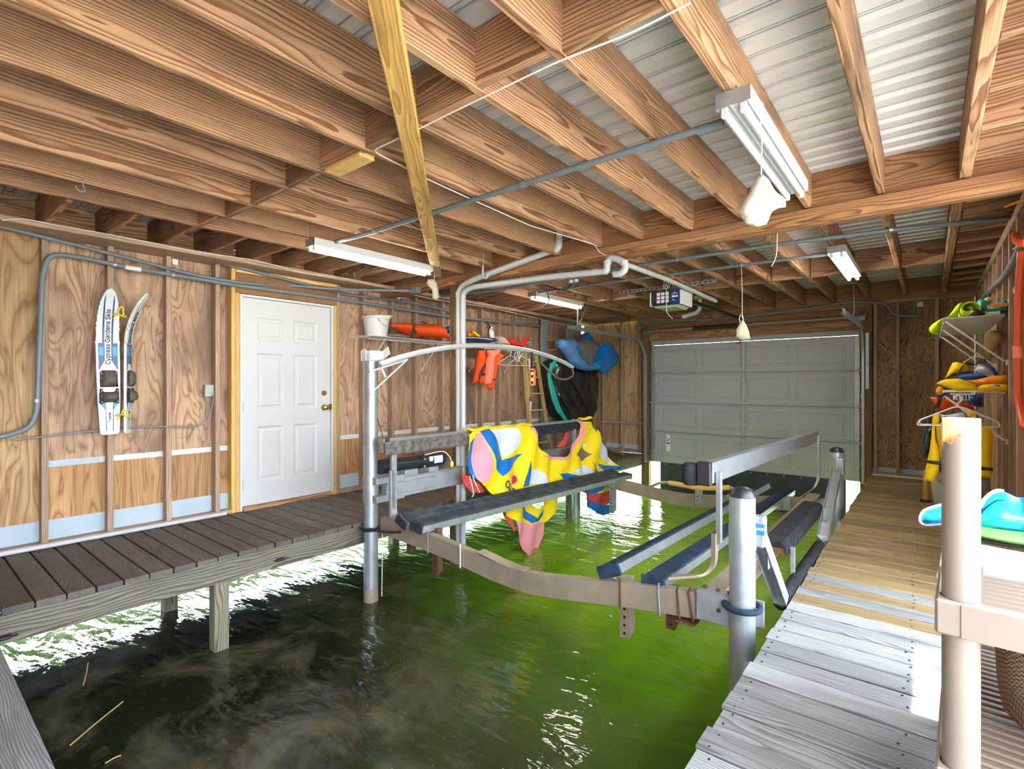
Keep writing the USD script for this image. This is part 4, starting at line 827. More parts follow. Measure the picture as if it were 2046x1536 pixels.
put(t, 'lever', cat(tube([(0, .0, .29), (0, -.06, .32), (0, -.10, .325)], .008, 6), tube([(0, 0, .28), (0, -.055, .285), (0, -.085, .27)], .007, 6)), MAT['black_plastic']); put(t, 'hose', tube(spline([(0, -.015, .275), (.01, -.06, .25), (.03, -.075, .19), (.03, -.065, .13)], 6), .009, 8), MAT['black_plastic'], True)
put(t, 'gauge', moved(lathe([(0, 0), (.018, 0), (.018, .012), (0, .012)], 14, 0), (.015, .0, .27)), MAT['label_white'])
t = thing('clear_bag', 'clear plastic bag of odds and ends on the shelf right of the extinguisher', 'bag'); blob(t, 'bag', [(988, 672), (994, 670), (1003, 673), (1012, 684), (1018, 690), (992, 690), (986, 680)], 0, -4.97, .2, 'mesh_bag', .05, .012)
t = thing('red_life_cushion', 'red cushion with a black buckle near the right end of the wire shelf', 'cushion'); blob(t, 'cushion', [(1008, 674), (1020, 674), (1028, 678), (1036, 686), (1046, 691), (1030, 693), (1016, 690)], 0, -4.96, .17, 'red_cloth', .05, .01)
t = thing('red_fins', 'red fin blade standing up at the right end of the wire shelf', 'fin'); blob(t, 'fin', [(1038, 691), (1042, 680), (1049, 672), (1055, 672), (1056, 677), (1052, 686), (1045, 693)], 0, -4.95, .05, 'red_cloth', .03, .004); put(t, 'lace', tube(spline([PX(u, v, -4.92) for u, v in ((1052, 684), (1058, 682), (1060, 689))], 5), .005, 6), MAT['white_cord'], True)
t = thing('faded_cord', 'faded red cord lying along the back of the wire shelf', 'cord'); put(t, 'cord', tube(spline([PX(u, v, -5.02) for u, v in ((987, 671), (1000, 671), (1014, 676), (1030, 682))], 5), .007, 6), MAT['orange_faded'], True)
v2 = thing('life_vest', 'orange life vest hanging on edge below the wire shelf, faded pink on one side', 'life vest')
XV = -4.90
blob(v2, 'back_panel', [(956, 699), (966, 697), (969, 714), (963, 740), (960, 762), (958, 764), (945, 764), (950, 742), (953, 715)], 0, XV - .03, .10, 'orange_cloth', .04, .008)
blob(v2, 'front_panel', [(973, 698), (998, 698), (997, 704), (986, 714), (984, 740), (980, 766), (972, 770), (967, 765), (970, 740), (972, 718), (975, 710)], 0, XV + .05, .11, 'orange_faded', .04, .008, label='sun-faded pink front panel')
blob(v2, 'side_panel', [(985, 714), (997, 704), (1006, 708), (1003, 714), (994, 722), (990, 742), (986, 768), (979, 779), (968, 771), (980, 766), (984, 740)], 0, XV, .10, 'orange_cloth', .04, .008)
blob(v2, 'lower_panel', [(959, 742), (969, 734), (972, 764), (966, 767), (959, 765)], 0, XV + .0, .08, 'orange_cloth', .03, .006)
put(v2, 'hanging_loop', cat(cyl(PX(965, 699, XV - .0), PX(966, 684, XV + .03), .008, 8), cyl(PX(984, 700, XV + .04), PX(985, 685, XV + .04), .008, 8)), MAT['black_strap'])
blob(v2, 'strap', [(957, 750), (962, 738), (970, 724), (971, 730), (964, 743), (969, 744), (969, 749), (960, 749), (958, 764), (957, 764)], 0, XV + .045, .02, 'black_strap', .008, 0); blob(v2, 'strap', [(982, 758), (990, 755), (991, 757), (982, 760)], 0, XV + .06, .02, 'black_strap', .008, 0)
def hanger(label, o, ax, w=.42, group=None):
    """A tubular clothes hanger; o is the hook's top, ax the unit vector along its arms."""
    t = thing('clothes_hanger', label, 'hanger', o, group=group); a = np.array([*ax, 0.]); z = np.array([0, 0, 1.])
    hook = [(-.02, -.03), (-.018, -.008), (0, .0), (.02, -.014), (.018, -.04), (0, -.062), (0, -.085)]
    put(t, 'hook', tube(spline([a * p + z * q for p, q in hook], 5), .0045, 8), MAT['white_paint'], True)
    put(t, 'frame', tube(bend([a * p + z * q for p, q in ((0, -.085), (.03, -.09), (w / 2, -.19), (w / 2 + .01, -.225), (-w / 2 - .01, -.225), (-w / 2, -.19), (-.03, -.09), (0, -.085))], .03), .0048, 8), MAT['white_paint'], True)
    return t
hy = PX(1018, 700, -4.87)
hanger('empty white clothes hanger hooked under the wire shelf beside the orange vest', (-4.85, hy[1], SZ - .036), (.25, .968), .42)
hanger('second white hanger partly hidden at the right end of the wire shelf', (-4.85, hy[1] + .26, SZ - .036), (.6, .8), .40)
t = thing('white_rope', 'white rope hank dangling from the right end of the wire shelf', 'rope'); put(t, 'rope', cat(*[tube(spline([PX(u, v, -4.86) for u, v in pp], 6), .006, 6) for pp in (((1030, 700), (1028, 712), (1034, 722), (1038, 716), (1033, 703)), ((1034, 700), (1036, 716), (1040, 712), (1036, 700)))]), MAT['white_cord'], True)

# ---------------------------------------------------------------- ladder, peg board, bags and folded raft in the far left corner
l0, l1 = np.array([-4.98, 6.62, 0]), np.array([-5.13, 6.62, 1.76])
t = thing('step_ladder', 'old wooden step ladder leaning on the left wall behind the raft', 'ladder', (-5.0, 6.86, 0))
def stick(p, q, w, d, mat, par, name, side=(0, 1, 0)):
    p, q = np.asarray(p, float), np.asarray(q, float); z = (q - p) / np.linalg.norm(q - p); F = frame_of(z, side)
    return put(par, name, moved(box((-w / 2, -d / 2, 0), (w / 2, d / 2, np.linalg.norm(q - p)), .003), p, F), MAT[mat])
stick((.06, -.27, 0), (-.12, -.235, 1.76), .045, .07, 'pale_wood', t, 'side_rail'); stick((.06, .30, 0), (-.12, .085, 1.72), .03, .06, 'pale_wood', t, 'side_rail')
for z in (.28, .55, .82, 1.09, 1.36, 1.62):
    k = z / 1.76; put(t, 'tread', box((.06 - .18 * k - .05, -.25, z - .012), (.06 - .18 * k + .05, .28 - .21 * k, z + .012), .003), MAT['pale_wood'])
put(t, 'paper_label', box((-.015, -.262, 1.42), (-.005, -.235, 1.66)), MAT['label_white']); put(t, 'paper_label', box((.02, -.275, .82), (.032, -.245, 1.0)), MAT['label_white']); put(t, 'warning_label', box((.02, -.276, .97), (.033, -.244, 1.04)), MAT['dark_print2'])
by = PX(1088, 780, -5.16)[1]
t = thing('peg_board', 'grey painted board with wooden pegs standing against the far left wall', 'peg rack', (-5.17, by, 0))
put(t, 'upright', box((-.02, -.09, .04), (.02, .09, 2.36), .003), MAT['grey_paint'])
for v in (680, 699, 719, 770, 794, 825):
    z = PX(1092, v, -5.15)[2]; put(t, 'peg', cyl((.01, .04, z), (.28, .05, z + .012), .012, 10), MAT['dowel'])
by2 = PX(1138, 670, -5.17)[1]
t = thing('peg_board', 'second grey board, mostly hidden behind the folded blue raft', 'peg rack', (-5.17, by2, 0)); put(t, 'upright', box((-.02, -.10, .04), (.02, .10, 2.33), .003), MAT['grey_paint'])
for z in (2.0, 1.72): put(t, 'peg', cyl((.01, 0, z), (.3, 0, z + .012), .012, 10), MAT['dowel'])
t = thing('black_bag', 'large black plastic bag hanging from the pegs in the far left corner', 'bag')
blob(t, 'bag', [(1093, 722), (1100, 715), (1112, 716), (1125, 720), (1150, 722), (1176, 728), (1184, 742), (1186, 770), (1184, 800), (1176, 830), (1168, 850), (1130, 852), (1112, 836), (1102, 812), (1095, 780), (1092, 745)], 0, -4.93, .42, 'black_bag', .16, .06, 5, .035, 3)
put(t, 'folds', cat(*[tube(spline([PX(u, v, -4.70) for u, v in pp], 6), [.004] * 2 + [.016] * (len(pp) * 6 - 9) + [.004] * 2, 6) for pp in (((1122, 752), (1136, 782), (1158, 822)), ((1134, 744), (1152, 776), (1170, 812)), ((1118, 775), (1128, 805), (1146, 832)))]), MAT['black_bag'], True)
t = thing('net_strap', 'teal net bundle hanging as a long strip in front of the black bag', 'net')
blob(t, 'net', [(1099, 725), (1108, 718), (1112, 726), (1103, 738), (1100, 752), (1108, 775), (1114, 800), (1124, 822), (1134, 838), (1128, 840), (1112, 820), (1103, 798), (1096, 768), (1094, 745), (1098, 735)], 0, -4.66, .05, 'teal_net', .025, .006)
XB = -4.62
t = thing('folded_raft', 'deflated blue and grey vinyl raft folded over the pegs in the far left corner', 'raft')
blob(t, 'raft_side', [(1115, 682), (1120, 676), (1142, 676), (1150, 690), (1158, 706), (1166, 722), (1178, 728), (1192, 720), (1200, 730), (1190, 738), (1172, 740), (1156, 737), (1142, 726), (1130, 708), (1118, 694)], 0, XB, .22, 'vinyl_haze', .07, .02, 9, .03, 1)
blob(t, 'raft_floor', [(1142, 682), (1165, 674), (1185, 682), (1198, 690), (1194, 706), (1186, 722), (1172, 730), (1160, 716), (1150, 700)], 0, XB - .10, .2, 'vinyl_grey', .07, .02, 9, .03, 2, label='grey raft floor')
blob(t, 'raft_end', [(1200, 690), (1206, 684), (1216, 684), (1220, 696), (1228, 714), (1224, 728), (1214, 736), (1206, 746), (1198, 740), (1192, 728), (1186, 726), (1196, 706)], 0, XB + .05, .24, 'vinyl_blue', .07, .02, 9, .03, 3)
blob(t, 'raft_end', [(1160, 676), (1164, 666), (1172, 662), (1179, 668), (1181, 684), (1172, 684)], 0, XB - .22, .16, 'vinyl_blue', .06, .015, 9, .03, 4)
blob(t, 'raft_fold', [(1148, 690), (1152, 688), (1160, 706), (1168, 720), (1162, 720), (1154, 706)], 0, XB + .09, .05, 'vinyl_sky', .02, .004)
t = thing('spare_pipe', 'short pale pipe lying on the deck at the far left corner', 'pipe', PY(1215, 898, 8.3)); put(t, 'pipe', cyl((0, 0, .0), (.36, -.12, -.03), .03, 12), MAT['resin_top'])
t = thing('wire_hook', 'dark S-hook on a nail on the back wall left of the garage door', 'hook', PY(1231, 655, 8.58)); put(t, 'hook', tube(spline([(-.03, 0, .02), (.02, 0, .035), (.05, 0, .0), (.02, 0, -.03), (.05, 0, -.06)], 5), .006, 6), MAT['black_plastic'], True)

# ---------------------------------------------------------------- hanging cords with bags
def cord_bag(label, cat_, top, bot, u_shape, mat, name):
    t = thing(name, label, cat_, top); d = np.asarray(bot) - np.asarray(top)
    put(t, 'cord', tube([(0, 0, 0), d * .5 + [.004, 0, 0], d], .003, 6), MAT['white_cord'], True)
    F = np.stack([_rt, np.array([0, 0, 1.])]); 
    put(t, 'bag', cushion(u_shape, .05, .012, d, _rt, (0, 0, 1), .03, .010, 22, 4), MAT[mat], True); return t
ts_ = 3.72; a = PY(858, 545, 3.60)
s = 5.3 / 1024
t = cord_bag('thin white plastic bag hanging on a cord at the end of the diagonal brace', 'bag', PY(869, 522, 3.60), PY(868, 558, 3.60), [((u - 868) * .0048, (558 - v) * .0048) for u, v in ((862, 556), (868, 556), (874, 566), (877, 582), (878, 596), (872, 603), (864, 598), (863, 580), (857, 574), (851, 567), (853, 557))], 'mesh_bag', 'hanging_bag')
put(t, 'loop', tube(spline([np.array(PY(u, v, 3.60)) - PY(869, 522, 3.60) for u, v in ((856, 522), (862, 526), (868, 530), (872, 524), (870, 518))], 5), .003, 6), MAT['white_cord'], True)
t = cord_bag('grimy mesh bag hanging on a cord before the unlit light', 'bag', PX(1519, 214, -.545), PX(1521, 350, -.545), [((u - 1521) * .00255, (350 - v) * .00255) for u, v in ((1514, 352), (1522, 348), (1532, 356), (1543, 376), (1560, 388), (1561, 402), (1548, 404), (1538, 410), (1530, 430), (1516, 434), (1496, 430), (1484, 412), (1490, 396), (1500, 380), (1508, 362))], 'mesh_bag', 'hanging_bag')
put(t, 'knot', wrinkle(ellipsoid((0, 0, -.0), (.016, .016, .022), None, 2), .005, 40), MAT['white_cord'], True); put(t, 'stain', blob(None, 'x', [(0, 0), (1, 0), (1, 1)], 0, 1, .1, 'rust') and None) if 0 else None
t = cord_bag('cloth bag with a handle loop hanging on a cord before the garage door', 'bag', PY(1481, 525, 5.25), PY(1483, 634, 5.25), [((u - 1483) * .0049, (634 - v) * .0049) for u, v in ((1480, 642), (1484, 638), (1490, 646), (1496, 660), (1499, 676), (1486, 678), (1471, 672), (1472, 656))], 'hessian', 'hanging_bag')
put(t, 'handle', tube(spline([(np.array(PY(u, v, 5.25)) - PY(1481, 525, 5.25)) for u, v in ((1479, 645), (1477, 636), (1480, 628), (1484, 630), (1485, 642))], 5), .004, 6), MAT['white_cord'], True)
pipe('cord', 'loose tan cord dangling from the middle beam near the hanging bags', 'cord', [PY(u, v, 4.0) for u, v in ((1553, 440), (1553, 456), (1553, 480), (1552, 505), (1548, 520), (1541, 531))], .004, 'hessian', .05, 6)
pipe('cable', 'thin white wire clipped along the blocks and joists of the near ceiling', 'cable', [PZ(u, v, JB - .006) for u, v in ((1380, 4), (1315, 38), (1258, 66), (1110, 124), (958, 197), (880, 235), (822, 264), (743, 300), (850, 355), (948, 400), (1060, 450), (1190, 488))] + [PY(1196, 502, 3.865), PY(1212, 510, 3.865)], .0035, 'white_cord', .05, 6)
pipe('cable', 'pull cord red handle line of the door opener', 'cord', [(xr - .08, 5.7, 2.2), (xr - .08, 5.7, 2.05)], .003, 'white_cord') if 0 else None

for lab, pts in (('long pale reed stem floating on the dark water in the near left of the slip', ((140, 1488), (190, 1445), (246, 1400))), ('thin upright weed stem poking out of the dark water near the left pile', ((166, 1368), (172, 1345), (176, 1322))), ('short bright twig floating near the bottom edge of the picture', ((210, 1524), (230, 1512), (242, 1508)))):
    q = [PZ(u, v, WZ + .006) for u, v in pts]; t = thing('floating_stem', lab, 'plant stem', q[1]); put(t, 'stem', tube(spline(np.array(q) - q[1], 5), .004, 5), MAT['pale_wood'], True)
# ---------------------------------------------------------------- the boat lift
lift = thing('boat_lift', 'aluminium boat lift standing in the slip with four posts, curved cross beams and carpeted bunks', 'boat lift', (-2.3, 2.8, WZ))
LO = np.array([-2.3, 2.8, WZ])
def lp(name, mesh, mat, parent=None, smooth=False, **kw): return put(parent or lift, name, moved(mesh, -LO), MAT[mat], smooth, **kw)
def ring(x, y, z0, z1, r, mat='aluminium', name='collar', par=None): return lp(name, moved(lathe([(r - .012, z0), (r, z0), (r, z1), (r - .012, z1)], 28), (x, y, 0)), mat, par, 40)
def round_post(x, y, top, r=.063, cap=False):
    g = lp('post', moved(lathe([(0, -1.5), (r, -1.5), (r, top), (0, top)], 32), (x, y, 0)), 'aluminium', None, 40)
    if cap: lp('post_cap', moved(lathe([(r + .001, top - .002), (r - .002, top + .012), (r * .8, top + .035), (r * .4, top + .047), (0, top + .05)], 28), (x, y, 0)), 'black_plastic', None, True)
    return g
LFx, LFy, RFx, RFy, RRx, RRy, LRx, LRy = -3.868, 2.76, -.745, 2.80, -.733, 6.22, -3.93, 6.29
round_post(LFx, LFy, 1.45); round_post(RFx, RFy, .665, cap=True); round_post(RRx, RRy, .545, cap=True); round_post(LRx, LRy, .40)
lp('rust_foot', moved(lathe([(.0635, WZ - .05), (.0645, WZ - .02), (.0645, WZ + .05), (.0635, WZ + .12)], 28), (LFx, LFy, 0)), 'beam_alloy', None, 40)
for z0, z1, r in ((.64, .70, .068), (.355, .42, .072), (.20, .255, .072), (.26, .35, .069), (-.06, -.03, .075)): ring(LFx, LFy, z0, z1, r, 'aluminium' if z0 > -.05 else 'black_rubber')
for z0, z1, r in ((.495, .51, .067), (.40, .415, .067), (.415, .495, .0655)): ring(RFx, RFy, z0, z1, r)
lp('rubber_ring', moved(tube([(RFx + .085 * math.cos(q), RFy + .085 * math.sin(q), .098) for q in np.linspace(0, 2 * math.pi, 24, endpoint=False)], .015, 10, closed=True), (0, 0, 0)), 'carpet_blue', None, True)
tb = lp('top_bracket', cat(box((LFx - .03, LFy - .075, 1.45), (LFx + .03, LFy - .068, 1.55), .003), box((LFx - .068, LFy - .06, 1.45), (LFx - .06, LFy + .06, 1.54), .003), box((LFx + .062, LFy - .06, 1.45), (LFx + .07, LFy + .09, 1.54), .003), moved(box((-.04, -.003, -.03), (.07, .003, .045), .002), (LFx + .07, LFy + .1, 1.51), rotm((0, 1, 0), -25)), box((LFx - .07, LFy - .06, 1.448), (LFx + .07, LFy + .06, 1.456))), 'white_paint')
# left side beam, its clamps and the motor
lp('side_beam', cat(box((-3.82, 2.86, .21), (-3.75, 6.25, .385), .005)), 'aluminium'); lp('beam_sleeve', box((-3.825, 2.84, .245), (-3.742, 3.42, .35), .004), 'aluminium'); lp('beam_lip', box((-3.83, 2.86, .385), (-3.74, 6.25, .395), .003), 'aluminium')
for z in (.388, .228):
    c = lp('clamp', box((LFx - .0, LFy - .075, z - .032), (-3.735, LFy + .32, z + .032), .004) if 0 else box((LFx + .05, LFy - .03, z - .03), (-3.738, LFy + .28, z + .03), .004), 'aluminium')
    lp('bolt', moved(lathe([(0, 0), (.013, 0), (.012, .01), (0, .012)], 8, 0), (-3.738, LFy + .14, z)), 'galvanised')
m0 = PX(757, 922, -3.80); m1 = PX(880, 910, -3.80)
mot = lp('motor', cyl((-3.79, m0[1] + .10, .505), (-3.79, m1[1] - .30, .50), .058, 24), 'motor_black', None, 40, label='black cylindrical winch motor')
def sub(name, mesh, mat, par, smooth=False):
    c = np.array(UsdGeom.Xformable(par).GetLocalTransformation().ExtractTranslation()) + LO
    return put(par, name, moved(mesh, -c), MAT[mat], smooth)
ymid = m1[1] - .30
sub('motor_cap', cyl((-3.79, m0[1] + .0, .505), (-3.79, m0[1] + .10, .505), .066, 24), 'black_rubber', mot, 40)
sub('gearbox', moved(lathe([(0, 0), (.066, 0), (.066, .30), (.05, .33), (0, .33)], 24, 1), (-3.79, ymid, .50)), 'motor_black', mot, 40)
sub('rating_label', box((-3.738, ymid + .15, .475), (-3.722, ymid + .26, .545), .002), 'label_white', mot); sub('rating_label', box((-3.736, ymid + .09, .50), (-3.722, ymid + .135, .545), .002), 'label_white', mot)
for z in (.46, .53): sub('screw', moved(lathe([(0, 0), (.012, 0), (.01, .006), (0, .007)], 8, 0), (-3.728, ymid + .03, z)), 'galvanised', mot)
sub('mount', box((-3.84, m0[1] + .25, .395), (-3.74, m0[1] + .40, .45), .003), 'galvanised', mot); sub('mount', box((-3.84, ymid + .1, .395), (-3.74, ymid + .22, .44), .003), 'galvanised', mot); sub('yellow_plug', ellipsoid((-3.72, m1[1] + .08, .44), (.02, .02, .035), None, 2), 'yellow_cord', mot, True)
sub('wires', tube(spline([(-3.75, ymid + .05, .565), (-3.72, ymid + .25, .58), (-3.70, m1[1] + .03, .52), (-3.72, m1[1] + .08, .45)], 6), .005, 6), 'white_cord', mot)
# cross beams
fx = np.array([-3.86, -3.4, -2.95, -2.5, -2.2, -1.9, -1.5, -1.1, -.80]); fz = np.array([.058, .035, .003, -.045, -.058, -.03, .035, .088, .122])
xx = np.linspace(-3.80, -.80, 40); from scipy.interpolate import CubicSpline as _CS
zz = _CS(fx, fz)(xx); pg = [(a, b) for a, b in zip(xx, zz)] + [(a, b - .145) for a, b in zip(xx[::-1], zz[::-1])]
lp('cross_beam', prism(pg, 2.815, 2.875, 1), 'beam_alloy', None, 30, label='curved front cross beam'); lp('beam_patch', moved(panel([(-2.62, 2.80), (-2.18, 2.80), (-2.18, 2.89), (-2.62, 2.89)], .05, lambda a, b: np.stack([a, b, np.interp(a, xx, zz) + .012 + .01 * np.sin(a * 9)], 1), .006), (0, 0, 0)), 'beam_alloy')
for x in (-3.1, -2.62, -1.35, -.97): pass
rp = [PY(u, v, 6.2) for u, v in ((1160, 935), (1240, 957), (1296, 970), (1342, 983), (1395, 988), (1470, 989), (1560, 990), (1655, 996))]
rx = np.array([q[0] for q in rp]); rz = np.array([q[2] for q in rp]); xr_ = np.linspace(rx[0], rx[-1], 36); zr_ = np.interp(xr_, rx, rz); zr_ = np.convolve(np.pad(zr_, 3, 'edge'), np.ones(7) / 7, 'valid')
pg = [(a, b) for a, b in zip(xr_, zr_)] + [(a, b - .145) for a, b in zip(xr_[::-1], zr_[::-1])]
lp('cross_beam', prism(pg, 6.17, 6.23, 1), 'beam_alloy', None, 30, label='curved rear cross beam')
fo = [PY(u, v, 6.12) for u, v in ((1298, 972), (1318, 964), (1336, 963), (1365, 968), (1392, 973), (1420, 974), (1458, 973), (1466, 978), (1464, 984), (1450, 992))]
lp('guard_pipe', tube(spline(fo, 4), .018, 10), 'galvanised', None, True); lp('foam_sleeve', tube(spline(fo[2:7], 4), .030, 12), 'foam_yellow', None, True, label='yellow foam sleeve on the rear guard pipe')
bx = lp('end_bracket', cat(box((-.98, 2.79, -.03), (-.70, 2.80, .125), .004), box((-.98, 2.885, -.03), (-.66, 2.893, .115), .004), box((-.98, 2.79, .118), (-.80, 2.89, .126), .003)), 'galvanised')
lp('bracket_bolts', cat(*[moved(lathe([(0, 0), (.013, 0), (.012, .012), (0, .013)], 8), (x, 2.85, .126)) for x in (-.95, -.88, -.82)]), 'rust', kind='stuff'); lp('hole', moved(trimesh.creation.cylinder(.012, .003, sections=12), (-.86, 2.789, .045), rotm((1, 0, 0), 90)), 'dark_print')
lp('side_beam', cat(box((-.99, 2.86, -.05), (-.88, 6.22, -.035), .003), box((-.99, 2.86, .075), (-.88, 6.22, .09), .003), box((-.94, 2.86, -.04), (-.925, 6.22, .08))), 'beam_alloy', None, label='right-hand side beam')
# bunks
def bunk(x, w, y0, z0, y1, z1, roll, label, carpet='carpet_grey', cap='carpet_blue'):
    L = math.hypot(y1 - y0, z1 - z0); F = rotm((1, 0, 0), math.degrees(math.atan2(z1 - z0, y1 - y0))) @ rotm((0, 1, 0), roll)
    T = lambda m: moved(m, (x, y0, z0), F)
    b = lp('bunk', T(cat(box((-w / 2, 0, -.06), (w / 2, L, -.006), .004), box((-w / 2 - .004, 0, -.012), (w / 2 + .004, L, -.002), .002))), 'aluminium', label=label)
    sub('carpet', T(board((-w / 2 + .006, .02, -.004), (w / 2 - .006, L - .02, .008), 1, .006)), carpet, b); sub('carpet_seam', T(box((-.002, .03, .008), (.002, L - .03, .0095))), 'carpet_black', b)
    for yy in (-.022, L): sub('end_cap', T(box((-w / 2 - .006, yy, -.066), (w / 2 + .006, yy + .022, .012), .006)), cap, b)
    return b
bunk(-3.395, .125, 2.74, .118, 6.45, .03, 24, 'left pair, outer tilted bunk', cap='black_plastic'); bunk(-3.235, .135, 2.76, .100, 6.5, .01, 6, 'left pair, inner bunk', cap='black_plastic')
bunk(-1.555, .150, 2.87, .105, 6.72, .03, -22, 'right pair, inner tilted bunk', 'carpet_blue'); bunk(-1.255, .135, 2.87, .105, 6.62, .03, -2, 'right pair, outer bunk', 'carpet_blue')
def drop(u0, v0, u1, v1, y, w, mat, holes=True, z_top=.05):
    a, b = PY(u0, v0, y), PY(u1, v1, y)
    g = lp('bunk_leg', hull([(a[0] - w / 2, y - .006, z_top), (a[0] + w / 2, y - .006, z_top), (a[0] - w / 2, y - .006, b[2]), (a[0] + w / 2 - .012, y - .006, b[2]), (a[0] + w / 2, y - .006, b[2] + .03), (a[0] + w / 2, y + .05, z_top), (a[0] + w / 2, y + .05, b[2] + .04), (a[0] - w / 2, y + .0, z_top), (a[0] - w / 2, y + .0, b[2])]), mat)
    if holes and b[2] + .03 < min(-.09, z_top): sub('holes', cat(*[moved(trimesh.creation.cylinder(.009, .003, sections=10), (a[0] - .005, y - .0065, z), rotm((1, 0, 0), 90)) for z in np.arange(b[2] + .03, min(-.09, z_top), .05)]), 'black_plastic', g)
drop(1250, 1200, 1252, 1274, 2.895, .075, 'pale_wood' if 0 else 'beam_alloy', z_top=.06); drop(1342, 1215, 1342, 1256, 2.895, .065, 'rust', z_top=.07); drop(818, 1082, 815, 1105, 2.895, .06, 'rust', z_top=.05); drop(870, 1060, 870, 1150, 2.895, .07, 'rust', z_top=.05)
for u0, v0, u1, v1 in ((1223, 965, 1225, 1024), (1395, 975, 1395, 1004), (1572, 990, 1572, 1018)): drop(u0, v0, u1, v1, 6.14, .07, 'galvanised', z_top=.03)
def ubolt(x, mat, lean=0.):
    z = float(np.interp(x, xx, zz)); return lp('u_bolt', cat(*[tube([(x + lean * .5, 2.80, z + .03), (x, 2.803, z), (x + lean, 2.803, z - .155)], .0055, 6)]), mat)
for x, mt, ln in ((-1.44, 'rust', 0.0), (-1.20, 'galvanised', .01), (-1.09, 'rust', .015), (-1.025, 'rust', .025), (-3.16, 'galvanised', 0), (-2.79, 'white_paint', 0)): ubolt(x, mt, ln)
lp('u_bolt_plate', box((-1.10, 2.795, -.085), (-.99, 2.89, -.075), .002), 'rust')
# guides
def arm(pts, w, mat, name='guide_arm'):
    P = bend(pts, .16, 8); t_ = np.gradient(P, axis=0); t_ /= np.linalg.norm(t_, axis=1, keepdims=True); s_ = np.array([0, 1., 0]); n_ = np.cross(t_, s_)
    G = np.array([[p + s_ * a + n_ * b for a, b in ((-w, -.012), (w, -.012), (w, .012), (-w, .012), (-w, -.012))] for p, n_ in zip(P, n_)]); return lp(name, grid(G), mat)
gl = lp('guide_board', cat(box((-3.655, 2.70, .655), (-3.60, 5.95, .765), .004), box((-3.665, 2.70, .762), (-3.595, 5.95, .775), .003)), 'aluminium', label='left guide board')
m = box((-3.598, 2.69, .635), (-3.560, 4.2, .752), .01); m = trimesh.Trimesh(*trimesh.remesh.subdivide_to_size(m.vertices, m.faces, .08)[:2], process=False)
sub('guide_carpet', wrinkle(m, .010, 14, 3), 'carpet_worn', gl, True); sub('guide_carpet', box((-3.600, 4.2, .64), (-3.580, 5.93, .75), .006), 'carpet_black', gl); sub('tie_cord', tube(spline([(-3.63, 2.72, .76), (-3.64, 2.70, .85), (-3.66, 2.68, .95)], 5), .004, 5), 'black_strap', gl)
sub('knot', wrinkle(ellipsoid((-3.60, 2.73, .765), (.025, .025, .02), None, 2), .006, 40), 'black_strap', gl, True)
a0 = PX(778, 905, -3.57); arm([(-3.585, 2.79, .67), (-3.585, 2.79, .10), (-3.42, 2.79, .065)], .026, 'galvanised'); arm([(-3.585, 2.775, .50), (-3.585, 2.775, .10)], .026, 'galvanised', 'arm_plate')
arm([(-3.585, 5.7, .66), (-3.585, 5.7, .0), (-3.42, 5.7, -.05)], .026, 'galvanised')
gr = lp('guide_board', moved(box((-.03, 0, -.062), (.035, 3.75, .062), .006), (-1.02, 3.08, .715), rotm((1, 0, 0), -1.2)), 'aluminium', label='right guide board')
sub('end_cap', box((-1.065, 3.04, .645), (-.985, 3.085, .785), .006), 'black_plastic', gr); sub('foam_bumper', moved(lathe([(0, -.065), (.04, -.065), (.052, -.045), (.052, .045), (.04, .065), (0, .065)], 20), (-1.115, 3.09, .70)), 'carpet_black', gr, 40)
arm([(-.965, 3.14, .72), (-.965, 3.14, .30)], .022, 'galvanised', 'arm_plate'); arm([(-.985, 3.12, .36), (-.985, 3.12, .115), (-1.17, 2.90, .115)], .026, 'beam_alloy')
arm([(-.965, 6.7, .66), (-.965, 6.7, .10), (-1.12, 6.3, -.02)], .026, 'galvanised')
# right walkboard with black carpet
wb_ = lp('walk_board', board((-.875, 3.72, .13), (-.715, 5.15, .17), 1), 'header_x', label='board under black carpet beside the right deck')
q = [(-.085, -.055), (-.075, .015), (-.055, .03), (.055, .03), (.078, .012), (.088, -.05), (.078, -.05), (.07, .0), (-.07, .0), (-.078, -.055)]
sub('black_carpet', moved(prism(q, 0, 1.46, 1), (-.795, 3.70, .18)), 'carpet_black', wb_, 30)
for y0 in (3.74, 5.08): lp('board_stay', box((-.70, y0, -.05), (-.672, y0 + .012, .18), .002), 'galvanised')
lp('edge_tube', tube([(-.66, 3.27, -.02), (-.66, 4.62, -.02)], .042, 14), 'carpet_black', None, 30)
def strut(p, q, w, d, mat='galvanised'):
    p, q = np.asarray(p, float), np.asarray(q, float); z = (q - p) / np.linalg.norm(q - p); F = frame_of(z, (1, 0, 0)); L = np.linalg.norm(q - p)
    return lp('strut', moved(cat(box((-w / 2, -d / 2, 0), (w / 2, -d / 2 + .006, L), .002), box((-w / 2, -d / 2, 0), (-w / 2 + .006, d / 2, L), .002), box((w / 2 - .006, -d / 2, 0), (w / 2, d / 2, L), .002), hull([(-w / 2, -d / 2, L), (w / 2, -d / 2, L), (-w / 2, d / 2, L), (w / 2, d / 2, L), (0, d * .35, L + .045), (0, -d * .3, L + .045)])), p, F), mat)
s1 = strut((-.700, 2.90, .47), (-.655, 3.25, .01), .07, .07); sub('sticker', box((-.668, 3.00, .25), (-.664, 3.04, .36)), 'label_white', s1)
strut((-.70, 5.95, .40), (-.660, 4.75, .0), .08, .07)
